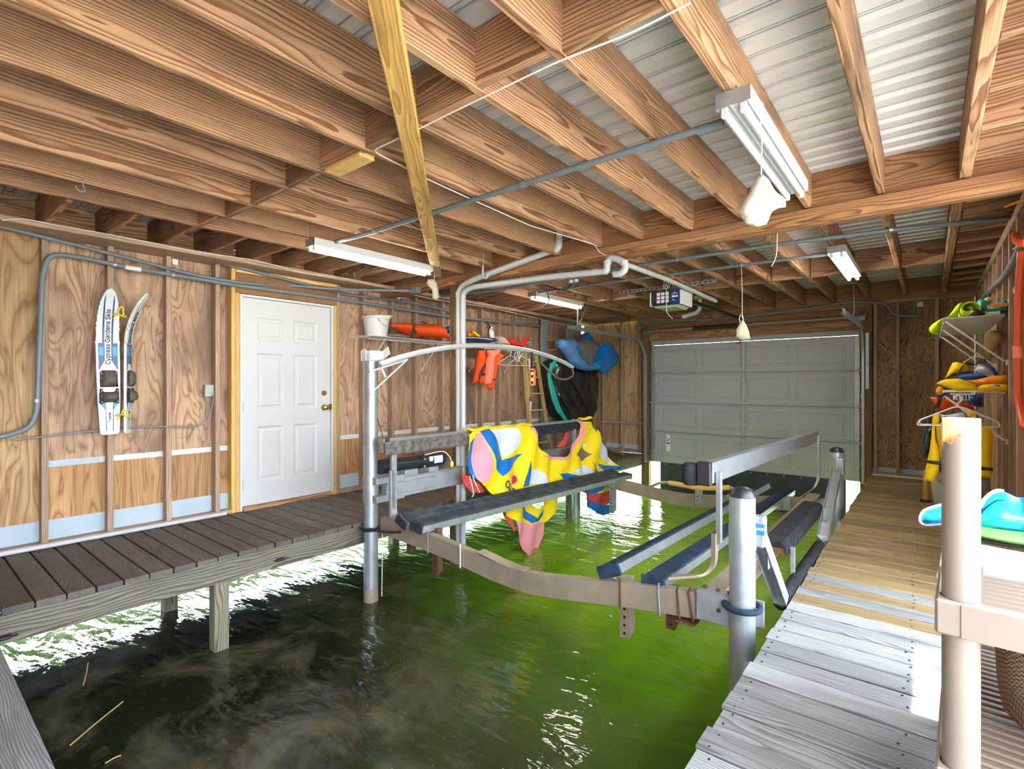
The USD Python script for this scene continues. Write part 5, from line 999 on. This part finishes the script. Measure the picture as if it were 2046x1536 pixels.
for (x, y, z) in ((-.690, 2.875, .50), (-.69, 6.05, .44)):
    b = lp('winch_bracket', cat(box((x - .035, y - .035, z - .10), (x + .04, y + .03, z + .06), .008)), 'galvanised')
    if y < 4:
        sub('maker_label', box((x - .03, y - .041, z - .03), (x + .042, y - .034, z + .025), .001), 'label_blue', b); tm = meshkit.text_mesh('HydroHoist', .012, .001, True) if 0 else None
        sub('maker_label_print', cat(*[box((x - .024 + .011 * i, y - .0425, z - .006), (x - .016 + .011 * i, y - .041, z + .006 + .003 * (i in (0, 5)))) for i in range(6)]), 'label_white', b)
# boom with the hanging control
bo = [PX(u, v, -3.72) for u, v in ((760, 727), (800, 713), (850, 701), (905, 692), (960, 689), (1010, 692), (1055, 699), (1095, 710), (1125, 722), (1144, 733))]
lp('boom', tube(spline(bo, 4), .026, 12), 'pvc_white', None, True, label='curved pale boom carrying the control pendant')
ca = [PX(u, v, -3.70) for u, v in ((1143, 735), (1145, 746), (1136, 755), (1120, 756), (1104, 746), (1090, 733), (1080, 722))]
lp('boom_cable', tube(spline(ca, 5), .014, 8), 'rust' if 0 else 'resin_top', None, True)
br = [PX(u, v, -3.72) for u, v in ((758, 742), (814, 717), (758, 786))]; lp('boom_brace', cat(tube([br[0] - [0, .1, 0], br[1]], .009, 6), tube([br[1], br[2] - [0, .1, 0]], .009, 6), tube([PX(762, 735, -3.72), PX(770, 752, -3.72)], .012, 8)), 'white_paint')
pc = [PX(1062, 702, -3.70), PX(1063, 735, -3.70)]
t = thing('control_pendant', 'orange push-button control pendant hanging from the curved boom', 'control pendant', pc[1])
put(t, 'cable', tube([pc[0] - pc[1], (0, 0, 0)], .012, 8), MAT['black_plastic']); k = np.linalg.norm(PX(1063, 735, -3.70) - PX(1063, 770, -3.70))
F = np.stack([_rt, _fw * -1, [0, 0, 1.]], 1) if 0 else np.stack([_rt, -_fw, np.array([0, 0, 1.])], 1)
put(t, 'case', moved(box((-.034, -.035, -k), (.034, .035, .0), .012), (0, 0, 0), F), MAT['pendant_orange']); put(t, 'case_side', moved(box((.03, -.03, -k + .01), (.042, .03, -.01), .005), (0, 0, 0), F), MAT['pendant_orange'])
for i in range(4): put(t, 'button', moved(lathe([(0, 0), (.016, 0), (.014, .010), (0, .012)], 14, 1), F @ np.array([0, .034, -k + .04 + i * .038]), F), MAT['label_white' if i % 2 else 'dark_print'], True)
put(t, 'display', moved(box((-.024, .034, -.045), (.024, .038, -.02), .002), (0, 0, 0), F), MAT['dark_print'])
pipe('rope', 'thin dark rope tied round the left lift post just above the deck edge', 'rope', [(-3.95, 2.70, -.04), (-3.86, 2.675, -.035), (-3.80, 2.72, -.03), (-3.66, 2.78, -.05), (-3.5, 2.80, -.02)], .010, 'black_strap', .05, 6)
pipe('rope', 'slim white line dropping into the water beside the left lift post', 'rope', [PX(764, 1062, -3.78), PX(763, 1190, -3.78)], .004, 'white_cord', .02, 6)

# ---------------------------------------------------------------- the draped raft
XRF = -3.535
raft = thing('towable_raft', 'deflated yellow, blue, pink and white towable raft draped over the left guide board', 'raft')
def q4(*p): return [(900 + a / 4.8, 800 + b / 4.8) for a, b in p]
def rxyz(a, b, off):                                                 # a = y, b = z on the raft's plane
    f1 = .030 * np.sin(a * 9 + b * 4 + 1.2) + .022 * np.sin(a * 17 - b * 6) + .05 * (meshkit.fbm(np.stack([a * 3.2, b * 2.2, np.zeros_like(a)], 1), 3, 5) - .5)
    top = np.clip((b - .70) / .10, 0, 1)
    f1 = f1 * np.clip((.80 - b) / .25, .1, 1)
    return np.stack([XRF + f1 - .05 * top ** 2 + off - .04 * np.clip(-b, 0, 1), a, b], 1)
def rpanel(name, pts, mat, off=.006, t_=.010, cell=.03, holes=(), label=None):
    pg = sg.Polygon(px_poly(pts, 0, XRF), [px_poly(h, 0, XRF) for h in holes]).buffer(0)
    return put(raft, name, panel(pg, cell, lambda a, b: rxyz(a, b, off), t_), MAT[mat], 40, label=label)
outer = [(938, 868), (946, 862), (962, 860), (974, 849), (985, 852), (1010, 850), (1035, 852), (1060, 850), (1068, 862), (1074, 880), (1084, 898), (1100, 910), (1120, 916), (1138, 908), (1150, 893), (1160, 868), (1162, 842), (1180, 841), (1190, 856), (1206, 884), (1222, 912), (1230, 926), (1238, 931), (1236, 944), (1230, 960), (1224, 978), (1196, 984), (1180, 986), (1160, 972), (1140, 966), (1124, 985), (1110, 1015), (1098, 1030), (1090, 1042), (1060, 1046), (1026, 1038), (1012, 1030), (1004, 1008), (998, 990), (985, 986), (966, 968), (952, 952), (944, 930), (940, 900)]
rpanel('yellow_body', outer, 'raft_yellow', 0., .014, holes=[[(1062, 995), (1078, 990), (1086, 1006), (1076, 1017), (1066, 1008)]])
rpanel('pink_panel', q4((240, 315), (290, 305), (330, 400), (375, 560), (378, 680), (345, 770), (300, 785), (258, 725), (228, 570), (218, 400)), 'raft_pink')
rpanel('pink_panel', q4((600, 1135), (700, 1128), (850, 1158), (908, 1135), (908, 1290), (875, 1440), (862, 1478), (740, 1484), (690, 1420), (630, 1270)), 'raft_pink', .0, label='pink tip hanging to the water')
rpanel('blue_panel', q4((190, 400), (222, 350), (214, 420), (226, 560), (255, 715), (275, 765), (215, 690), (195, 560)), 'raft_blue')
rpanel('blue_panel', q4((290, 290), (360, 238), (400, 300), (440, 400), (480, 570), (560, 540), (700, 505), (650, 565), (560, 655), (480, 718), (425, 655), (390, 545), (350, 430)), 'raft_blue')
rpanel('white_panel', q4((380, 250), (470, 245), (510, 255), (640, 257), (675, 330), (660, 430), (590, 490), (500, 548), (480, 500), (440, 380)), 'raft_white')
rpanel('blue_panel', q4((750, 575), (766, 700), (766, 812), (698, 822), (730, 690)), 'raft_blue'); rpanel('white_panel', q4((770, 660), (840, 655), (890, 700), (912, 775), (768, 806)), 'raft_white')
rpanel('blue_panel', q4((1050, 700), (1120, 690), (1190, 710), (1215, 770), (1150, 778), (1090, 745)), 'raft_blue'); rpanel('white_panel', q4((1150, 670), (1230, 630), (1310, 620), (1360, 680), (1392, 722), (1218, 770), (1200, 710)), 'raft_white')
rpanel('blue_panel', q4((1410, 600), (1480, 620), (1622, 622), (1625, 652), (1560, 672), (1470, 682), (1430, 640)), 'raft_blue'); rpanel('blue_panel', q4((1345, 580), (1420, 680), (1436, 712), (1400, 690)), 'raft_blue'); rpanel('white_panel', q4((1390, 420), (1420, 345), (1500, 460), (1572, 612), (1500, 600), (1420, 530)), 'raft_white')
rpanel('blue_panel', q4((670, 990), (722, 970), (752, 1060), (838, 1130), (880, 1030), (888, 1090), (852, 1152), (790, 1172), (700, 1112)), 'raft_blue'); rpanel('blue_panel', q4((1210, 850), (1290, 820), (1400, 830), (1450, 775), (1462, 830), (1400, 892), (1300, 885)), 'raft_blue')
rpanel('red_panel', q4((1290, 862), (1400, 892), (1480, 830), (1582, 838), (1582, 925), (1480, 1002), (1330, 945)), 'raft_red', -.004); rpanel('blue_panel', q4((1300, 918), (1340, 948), (1480, 1003), (1572, 950), (1565, 1022), (1480, 1098), (1440, 1082), (1310, 990)), 'raft_blue', -.002)
rpanel('pink_lining', q4((756, 248), (802, 256), (832, 330), (842, 400), (815, 345), (796, 292)), 'raft_pink'); rpanel('pink_lining', q4((1212, 184), (1262, 196), (1288, 262), (1282, 335), (1222, 425), (1150, 522), (1060, 568), (950, 560), (890, 515), (990, 540), (1080, 535), (1140, 488), (1232, 368), (1260, 280), (1245, 210)), 'raft_pink')
rpanel('red_flap', q4((1050, 440), (1130, 310), (1210, 280), (1225, 330), (1150, 400), (1090, 440)), 'raft_red', -.06); rpanel('red_flap', q4((180, 690), (240, 740), (380, 870), (330, 890), (240, 880), (190, 800)), 'raft_red', -.05); rpanel('red_flap', q4((498, 1020), (560, 1040), (612, 1230), (600, 1250), (545, 1130)), 'raft_red', -.03)
rpanel('paper_label', q4((1210, 512), (1268, 440), (1345, 510), (1287, 582)), 'resin_top', .012, .004); rpanel('flag_label', q4((1270, 420), (1290, 398), (1326, 435), (1306, 450)), 'label_white', .012, .004)
cc = [(620 + 44 * math.cos(q), 752 + 50 * math.sin(q)) for q in np.linspace(0, 2 * math.pi, 20, endpoint=False)]; rpanel('valve_patch', q4(*cc), 'raft_pink', .012, .004, .02); cc = [(620 + 33 * math.cos(q), 755 + 38 * math.sin(q)) for q in np.linspace(0, 2 * math.pi, 20, endpoint=False)]; rpanel('valve_patch', q4(*cc), 'red_plastic', .015, .004, .02)
v_, f_ = panel([(PX(u, v, -3.7)[1], PX(u, v, -3.7)[2]) for u, v in ((940, 866), (975, 850), (1060, 851), (1070, 880), (1050, 905), (985, 900), (950, 900))], .04, lambda a, b: np.stack([-3.70 + .02 * np.sin(a * 12), a, b], 1), .01).vertices, None
put(raft, 'back_flap', panel([(PX(u, v, -3.68)[1], PX(u, v, -3.68)[2]) for u, v in ((940, 866), (975, 852), (1060, 853), (1066, 876), (1050, 890), (985, 890), (950, 890))], .04, lambda a, b: np.stack([-3.685 + .012 * np.sin(a * 12), a, b], 1), .01), MAT['raft_yellow'], 40)
ya, yb = PX(940, 866, XRF)[1], PX(1064, 852, XRF)[1]; yc, yd = PX(1163, 842, XRF)[1], PX(1184, 846, XRF)[1]
for a, b in ((ya, yb), (yc, yd)):
    put(raft, 'top_fold', thick(grid(np.array([[(XRF + .0 - .075 * s, y, .775 + .022 * math.sin(s * math.pi) + .008 * math.sin(y * 21)) for s in np.linspace(0, 2, 9)] for y in np.linspace(a, b, 24)])), .012), MAT['raft_yellow'], 40)
def raft_text(s, u0, v0, u1, v1, h, mat):
    m = meshkit.text_mesh(s, h, .002, True); v, f = _vf(m); a, b = PX(u0, v0, XRF)[1:], PX(u1, v1, XRF)[1:]; d = (b - a) / np.linalg.norm(b - a); n = np.array([-d[1], d[0]])
    p = a + v[:, :1] * d + v[:, 1:2] * n; w = rxyz(p[:, 0], p[:, 1], .0145); w[:, 0] += v[:, 2]
    put(raft, 'lettering', (w, f), MAT[mat])
raft_text('COLO', 1000, 968, 1020, 984, .075, 'navy_plastic'); raft_text('RADO', 1003, 980, 1018, 992, .045, 'red_plastic') if 0 else None
raft_text('KAN', 1180, 846, 1188, 862, .05, 'dark_print')
put(raft, 'tow_cord', cat(*[tube(spline([PX(u, v, -3.56) for u, v in pp], 6), .006, 6) for pp in (((938, 950), (942, 965), (946, 985), (943, 992)), ((944, 948), (950, 965), (958, 982)))]), MAT['white_cord'], True)

# ---------------------------------------------------------------- right wall: two wire shelves and what they hold
YA, YS = 5.16, 5.5
S1, S2 = 1.748, 1.178
bys = [PX(2013, 697, .44)[1], PX(1990, 708, .44)[1], PX(1973, 713, .44)[1]]
wire_shelf('upper white wire shelf on the right wall with a white liner, seen from below', .444, .09, YA, 6.95, S1, bys, True)
wire_shelf('lower white wire shelf on the right wall, seen edge-on and piled with vests', .444, .09, YA, 6.95, S2, bys)
t = thing('foam_mat', 'lime green foam mat rolled up at the front of the upper right shelf', 'foam mat')
blob(t, 'mat_sheet', [(1856, 655), (1862, 647), (1880, 636), (1896, 630), (1906, 616), (1914, 606), (1924, 602), (1924, 612), (1914, 624), (1912, 631), (1886, 634), (1880, 650), (1874, 668), (1862, 666), (1857, 661)], 1, 5.62, .16, 'lime_foam', .03, .004)
sp = [(.075 - .045 * s / 14) * np.array([math.cos(q), math.sin(q)]) for s, q in zip(range(29), np.linspace(-.6, 11.2, 29))]; sp = [p * (1 - i * .012) for i, p in enumerate(sp)]
cx_ = PY(1934, 618, 5.45); G = np.array([[(cx_[0] + a * .95, y, S1 + .085 + b * .9) for a, b in sp] for y in (5.35, 5.9)]); put(t, 'mat_roll', thick(grid(G), .012), MAT['lime_foam'], 40)
t = thing('beach_toys', 'bundle of teal beach gear on the upper right shelf against the studs', 'beach gear')
blob(t, 'bundle', [(1948, 619), (1951, 603), (1957, 596), (1964, 597), (1972, 604), (1972, 618), (1966, 623), (1952, 624)], 1, 5.6, .16, 'teal_plastic', .04, .014); blob(t, 'bundle', [(1970, 620), (1978, 610), (1988, 606), (1996, 603), (2006, 598), (2012, 597), (2013, 624), (1996, 627), (1974, 624)], 1, 5.5, .16, 'teal_plastic', .04, .016, seed=2)
put(t, 'rope_ball', wrinkle(ellipsoid(PY(1975, 600, 5.62), (.035, .035, .03), None, 2), .01, 30), MAT['hessian'], True)
t = thing('paddle', 'flat orange paddle blade sticking out over the upper right shelf', 'paddle'); blob(t, 'blade', [(1972, 611), (1988, 606), (2020, 603), (2026, 605), (2022, 609), (1992, 613), (1974, 614)], 1, 5.14, .03, 'orange_plastic', .012, 0)
t = thing('swim_mask', 'black swim mask on the edge of the upper right shelf', 'mask'); blob(t, 'mask', [(1936, 627), (1942, 619), (1952, 617), (1962, 619), (1970, 625), (1966, 629), (1948, 630), (1938, 631)], 1, 5.25, .10, 'black_plastic', .02, .002)
t = thing('hand_pump', 'small white and black hand pump on the upper right shelf', 'pump', PY(1976, 627, 5.25)); put(t, 'barrel', cyl((0, 0, .0), (.06, 0, .003), .018, 14), MAT['label_white'], 40); put(t, 'nozzle', cyl((.06, 0, .003), (.10, 0, .004), .026, 14), MAT['black_plastic'], 40)
t = thing('rolled_towel', 'pale tan rolled towel or stick wedged against the right wall studs', 'roll'); a, b = PX(1966, 702, .40), PX(2006, 680, .40); put(t, 'roll', tube([a, a + (b - a) * .5, b], [.03, .05, .05], 12), MAT['hessian'], True) if 0 else put(t, 'roll', tube([(.42, 6.25, 1.52), (.40, 5.85, 1.565), (.40, 5.42, 1.61)], [.025, .045, .05], 12), MAT['pale_wood'], True)
v3 = thing('life_vest', 'yellow life vest standing at the back of the lower right shelf', 'life vest'); blob(v3, 'panel', [(1888, 757), (1894, 742), (1903, 724), (1912, 722), (1924, 725), (1935, 732), (1931, 742), (1916, 744), (1900, 752)], 1, 5.75, .14, 'yellow_vest', .05, .01); blob(v3, 'strap', [(1914, 742), (1924, 728), (1927, 729), (1918, 744)], 1, 5.66, .02, 'black_strap', .01, 0)
v4 = thing('life_vest', 'blue life vest with black straps lying on the lower right shelf', 'life vest'); blob(v4, 'panel', [(1910, 757), (1916, 750), (1932, 745), (1952, 744), (1968, 748), (1976, 754), (1960, 758), (1935, 758)], 1, 5.45, .2, 'blue_cloth', .05, .012); blob(v4, 'strap', [(1890, 754), (1902, 744), (1930, 740), (1945, 741), (1944, 744), (1922, 746), (1900, 752), (1893, 757)], 1, 5.42, .03, 'black_strap', .01, .004)
v5 = thing('life_vest', 'grey and blue life vest sloping against the studs on the lower right shelf', 'life vest'); blob(v5, 'panel', [(1948, 739), (1953, 728), (1963, 725), (1974, 728), (1984, 738), (1990, 748), (1976, 749), (1958, 744)], 1, 5.55, .15, 'ski_white', .04, .012); blob(v5, 'panel', [(1968, 727), (1978, 727), (1988, 735), (1996, 748), (1988, 749), (1978, 736)], 1, 5.5, .15, 'blue_cloth', .03, .01); blob(v5, 'strap', [(1928, 725), (1938, 722), (1950, 727), (1944, 729), (1932, 727)], 1, 5.52, .03, 'black_strap', .01, 0)
put(v5, 'tube', tube(spline([PY(u, v, 5.5) for u, v in ((1925, 724), (1940, 714), (1955, 711), (1960, 718))], 6), .006, 6), MAT['hessian'], True); put(v5, 'buckle', box(PY(1958, 724, 5.5) - [.02, .02, .01], PY(1966, 718, 5.5) + [.01, .02, .01], .004), MAT['black_plastic'])
v6 = thing('life_vest', 'bright yellow foam vest overhanging the front corner of the lower right shelf', 'life vest'); blob(v6, 'panel', [(1871, 765), (1880, 759), (1892, 756), (1916, 755), (1930, 760), (1950, 768), (1952, 774), (1949, 779), (1912, 780), (1896, 774), (1880, 769)], 1, 5.22, .16, 'yellow_cloth', .05, .006)
t = thing('towel', 'orange-yellow towel spread along the lower right shelf', 'towel'); blob(t, 'towel', [(1922, 760), (1950, 757), (1976, 752), (2000, 749), (2013, 748), (2013, 768), (1990, 769), (1960, 770), (1948, 766)], 1, 5.36, .16, 'orange_plastic', .05, .014)
t = thing('inflatable_toy', 'yellow and white inflatable toy folded under the towel on the lower right shelf', 'toy'); blob(t, 'body', [(1952, 774), (1962, 768), (1984, 766), (2000, 767), (2013, 768), (2013, 780), (1952, 781)], 1, 5.2, .10, 'yellow_cloth', .03, .008); blob(t, 'patch', [(1972, 769), (1990, 767), (2002, 769), (1998, 771), (1980, 772)], 1, 5.135, .02, 'ski_white', .01, 0); blob(t, 'patch', [(1986, 768), (1996, 768), (2000, 771), (1992, 771)], 1, 5.125, .02, 'blue_cloth', .01, 0)
v7 = thing('life_vest', 'orange life vest hanging below the front corner of the lower right shelf', 'life vest'); blob(v7, 'panel', [(1859, 792), (1876, 793), (1892, 796), (1904, 803), (1903, 812), (1886, 819), (1878, 820), (1868, 808)], 1, 5.5, .14, 'orange_cloth', .05, .01); blob(v7, 'collar', [(1870, 778), (1876, 770), (1884, 772), (1883, 783), (1874, 787), (1870, 784)], 1, 5.3, .08, 'orange_plastic', .03, .004); blob(v7, 'strap', [(1873, 788), (1881, 786), (1881, 800), (1878, 816), (1872, 815)], 1, 5.40, .03, 'black_strap', .01, 0); put(v7, 'hanging_strap', tube([PY(1880, 794, 5.45), PY(1884, 785, 5.42), PY(1890, 782, 5.4)], .007, 6), MAT['black_strap'])
blob(v7, 'back_panel', [(1905, 800), (1925, 804), (1942, 810), (1950, 818), (1930, 819), (1902, 816)], 1, 5.6, .1, 'red_cloth', .04, .01)
t = thing('navy_bag', 'navy blue bag hanging in shadow below the lower right shelf', 'bag'); blob(t, 'bag', [(1922, 786), (1966, 786), (1966, 812), (1950, 812), (1934, 802)], 1, 6.0, .2, 'navy_plastic', .05, .01)
for i, (dx_, dy_) in enumerate(((0, 0), (.01, .14))):
    o = PY(1913, 789, 4.98) + [dx_, dy_, 0]; hanger(('front', 'rear')[i] + ' one of the two white hangers holding the yellow vests right of the garage door', o, (.97, .24), .46)
t = thing('curtain_rod', 'row of small hooks under the lower right shelf', 'hooks', PY(1905, 788, 5.17)); put(t, 'hooks', cat(*[tube(spline([(.018 * i, .0, .01), (.018 * i, 0, -.03), (.018 * i + .006, .0, -.04)], 4), .004, 6) for i in range(6)]), MAT['white_paint'], kind='stuff'); put(t, 'rod', cyl((-.02, 0, .008), (.12, 0, .008), .006, 8), MAT['white_paint'])
v8 = thing('life_vest', 'yellow life vest with black belts hanging from the white hangers', 'life vest')
YV = 5.05
blob(v8, 'front_panel', [(1863, 832), (1870, 825), (1878, 824), (1877, 840), (1868, 852), (1868, 876), (1876, 896), (1878, 918), (1876, 940), (1866, 963), (1846, 958), (1850, 930), (1857, 900), (1861, 870)], 1, YV - .03, .10, 'yellow_vest', .035, .006)
blob(v8, 'back_panel', [(1870, 846), (1894, 840), (1925, 838), (1960, 842), (1980, 852), (1984, 865), (1982, 925), (1984, 948), (1978, 954), (1940, 950), (1900, 946), (1882, 944), (1880, 918), (1876, 895), (1872, 870)], 1, YV + .06, .14, 'yellow_vest', .05, .006)
blob(v8, 'collar', [(1878, 826), (1890, 828), (1925, 822), (1930, 832), (1900, 840), (1880, 840)], 1, YV + .03, .08, 'flashing', .03, .004, label='grey collar'); blob(v8, 'collar', [(1930, 818), (1944, 820), (1950, 828), (1932, 832)], 1, YV + .03, .08, 'yellow_vest', .03, .004)
blob(v8, 'belt', [(1852, 918), (1880, 921), (1893, 923), (1893, 930), (1878, 928), (1852, 924)], 1, YV - .085, .02, 'black_strap', .008, 0); blob(v8, 'belt', [(1893, 924), (1940, 928), (1984, 934), (1984, 940), (1940, 936), (1893, 931)], 1, YV - .025, .03, 'black_strap', .008, 0); blob(v8, 'mesh_skirt', [(1876, 944), (1930, 949), (1978, 954), (1980, 980), (1955, 978), (1890, 970), (1872, 960)], 1, YV + .06, .06, 'resin_top', .03, .004)
blob(v8, 'buckle', [(1880, 832), (1890, 830), (1892, 836), (1878, 842)], 1, YV - .03, .03, 'black_strap', .01, 0)
t = thing('trash_bag', 'shiny dark green trash bag hanging behind the yellow vest', 'bag'); blob(t, 'bag', [(1839, 884), (1844, 866), (1854, 852), (1864, 848), (1868, 868), (1866, 892), (1858, 916), (1846, 912), (1840, 898)], 1, 5.45, .24, 'net_dark', .07, .02, 12)
put(t, 'tie_cord', tube(spline([PY(1856, 852, 5.45), PY(1868, 815, 5.4), PY(1888, 784, 5.3)], 5), .005, 6), MAT['black_strap'], True)
bb = PZ(1893, 1018, 0); t = thing('waste_bin', 'grey-green plastic bin standing on the right deck under the yellow vest', 'bin', (bb[0] + .02, bb[1] + .1, 0)); hh = .34
put(t, 'bin', lathe([(0, 0), (.115, 0), (.12, .01), (.150, hh - .02), (.158, hh - .02), (.158, hh), (.148, hh), (.112, .012), (0, .012)], 30), MAT['grey_green'], 40)
t = thing('wood_stake', 'short wooden stake leaning beside the grey-green bin', 'stake', (bb[0] - .17, bb[1] + .35, 0)); put(t, 'stake', box((-.02, -.02, 0), (.02, .02, .33), .003), MAT['fresh_z']); put(t, 'foot', box((-.045, -.05, 0), (.04, .03, .02), .003), MAT['black_rubber'])
t = thing('orange_strap', 'orange strap hanging down beside the grey-green bin', 'strap', (bb[0] - .125, bb[1] + .12, 0)); put(t, 'strap', tube(spline([(0, .05, .33), (.01, .02, .2), (.02, .0, .1), (.035, 0, .012)], 5), .010, 6), MAT['orange_plastic'], True)
# red-orange boat pole at the right edge
P = [PX(u, v, .415) for u, v in ((2041, 500), (2036, 580), (2034, 660), (2034, 740), (2036, 800), (2046, 850))]
t = thing('boat_hook', 'red-orange pole with a curved hook hanging on the right wall studs', 'boat hook', P[3]); put(t, 'pole', tube(spline(np.array(P) - P[3], 5), .019, 12), MAT['red_orange'], True)
put(t, 'hook', tube(spline([np.array(PX(u, v, .41)) - P[3] for u, v in ((2029, 468), (2032, 478), (2040, 485), (2050, 484))], 5), [.022] * 16, 12), MAT['orange_cloth'], True); put(t, 'joint_label', tube([np.array(PX(2033.5, 690, .415)) - P[3], np.array(PX(2034, 715, .415)) - P[3]], .0235, 12), MAT['orange_faded']); put(t, 'tie', tube(spline([np.array(PX(u, v, .40)) - P[3] for u, v in ((2024, 497), (2034, 490), (2044, 488))], 4), .004, 6), MAT['white_cord'])
t = thing('yellow_lath', 'thin yellow lath poking out under the ceiling at the right edge', 'lath'); put(t, 'lath', tube([PY(2008, 412, 4.3), PY(2050, 396, 4.2)], .008, 6), MAT['orange_plastic'])

# ---------------------------------------------------------------- resin shelving unit in the foreground and what lies on it
un = thing('shelving_unit', 'beige moulded plastic shelving unit in the right foreground', 'shelving unit', (.0615, 1.664, 0), (0, 0, -2.4))
r = .0365
def rpost(x, y, top, name='post'):
    put(un, name, moved(lathe([(0, 0), (r, 0), (r, top), (r - .004, top), (r - .004, top - .05), (0, top - .05)], 32), (x, y, 0)), MAT['resin_beige'], 40)
for x in (0, .56):
    for y in (0, .80): rpost(x, y, 1.158 if y == 0 else .70)
def rshelf(zt):
    X0, X1, Y0, Y1 = -.048, .608, -.048, .848
    rim = m3.Manifold(m3.Mesh(np.asarray(box((X0, Y0, zt - .085), (X1, Y1, zt), .006).vertices, np.float32), np.asarray(box((X0, Y0, zt - .085), (X1, Y1, zt), .006).faces, np.uint32))) - m3.Manifold.cube([X1 - X0 - .17, Y1 - Y0 - .05, .2]).translate([X0 + .085, Y0 + .025, zt - .1])
    for x in (0, .56):
        for y in (0, .80): rim = rim - m3.Manifold.cylinder(.3, r + .003, r + .003, 32).translate([x, y, zt - .025])
    rim = rim - m3.Manifold.cube([.003, .02, .2]).translate([.088, Y0 - .018, zt - .1])
    put(un, 'shelf_rim', rim, MAT['resin_beige'])
    n = int((Y1 - Y0 - .05) / .036)
    for i in range(n):
        y = Y0 + .028 + i * .036; put(un, 'slat', board((X0 + .083, y, zt - .022), (X1 - .083, y + .026, zt - .004), 0, .005), MAT['resin_top'])
    put(un, 'slat_web', box((X0 + .08, Y0 + .024, zt - .028), (X1 - .08, Y1 - .024, zt - .020)), MAT['resin_top'])
rshelf(.72); rshelf(.31)
put(un, 'corner_panel', box((-.0, -.0505, .638), (.125, -.047, .717), .001), MAT['resin_beige'])
put(un, 'torn_tape', panel([(-.032, 1.10), (-.018, 1.094), (-.006, 1.12), (.004, 1.118), (.002, 1.14), (.03, 1.148), (.034, 1.157), (-.033, 1.157)], .008, lambda a, b: np.stack([a, -np.sqrt(np.maximum((r + .0015) ** 2 - a ** 2, 1e-6)), b], 1), .0015), MAT['dowel'], label='torn tape at the top of the post')
t = thing('inflatable_tube', 'sky blue deflated vinyl tube with white piping draped over the plastic shelves', 'inflatable')
big = [(1942, 1004), (1956, 1000), (1968, 990), (1984, 980), (2000, 978), (2014, 984), (2030, 992), (2044, 994), (2070, 985), (2110, 1000), (2120, 1060), (2060, 1072), (2030, 1068), (1990, 1062), (1950, 1058), (1920, 1052)]
blob(t, 'body', big, 1, 2.42, .30, 'vinyl_sky', .10, .012, 7, .03); blob(t, 'lobe', [(1838, 1030), (1844, 1020), (1858, 1014), (1876, 1009), (1894, 1006), (1945, 1010), (1945, 1050), (1892, 1042), (1868, 1046), (1846, 1047), (1839, 1040)], 1, 2.36, .12, 'vinyl_sky', .05, .006, 9, .02)
for pp in (((1838, 1032), (1845, 1020), (1860, 1013), (1878, 1008), (1896, 1005)), ((1838, 1032), (1840, 1042), (1850, 1047), (1870, 1046), (1893, 1042))): put(t, 'piping', tube(spline([PY(u, v, 2.355) for u, v in pp], 5), .005, 6), MAT['piping_white'], True)
put(t, 'piping', tube(spline([PY(u, v, 2.32) for u, v in ((1958, 1012), (1966, 998), (1978, 986), (1992, 979), (2006, 980))], 5), .006, 6), MAT['piping_white'], True)
t = thing('green_toy', 'flat green plastic sheet under the blue tube at the right edge', 'toy'); put(t, 'sheet', moved(ellipsoid((0, 0, 0), (.17, .10, .02), None, 3), PZ(2060, 1072, .75)), MAT['green_plastic'], True)
t = thing('woven_mat', 'rolled brown woven mat stuffed on the lower plastic shelf', 'mat', (.40, 1.96, .315 + .185))
m = lathe([(0, -.25), (.10, -.25), (.15, -.24), (.178, -.21), (.185, 0), (.178, .21), (.15, .24), (0, .25)], 40, 0); m = trimesh.Trimesh(*trimesh.remesh.subdivide_to_size(m.vertices, m.faces, .06)[:2], process=False)
put(t, 'roll', wrinkle(m, .02, 5, 2), MAT['woven'], True)
t = thing('brown_cloth', 'dark brown cloth poking out to the left behind the plastic post', 'cloth'); blob(t, 'cloth', [(1871, 1146), (1878, 1138), (1886, 1140), (1896, 1200), (1896, 1290), (1886, 1290), (1878, 1250), (1870, 1215), (1873, 1180)], 1, 1.98, .06, 'boot_grey' if 0 else 'rust', .03, .004)

# ---------------------------------------------------------------- groups of like things
GROUPS = {'dock_pile': 'piles under the decks', 'fluorescent_light': 'fluorescent lights under the joists', 'conduit': 'grey conduits', 'drain_pipe': 'white drain pipes', 'door_track': 'garage door tracks', 'hanging_bag': 'bags hanging on cords',
          'life_vest': 'life vests', 'clothes_hanger': 'clothes hangers', 'wire_shelf': 'white wire shelves', 'mooring_cleat': 'mooring cleats', 'screw_hook': 'screw hooks under the joists', 'paper_tag': 'white tags', 'metal_bracket': 'brackets on the door post',
          'peg_board': 'peg boards', 'floating_stem': 'stems floating on the water', 'timber_post': None}
for p in stage.GetPrimAtPath('/World').GetChildren():
    g = GROUPS.get(__import__('re').sub(r'_\d{3}$', '', p.GetName()))
    if g: p.SetCustomDataByKey('group', g)
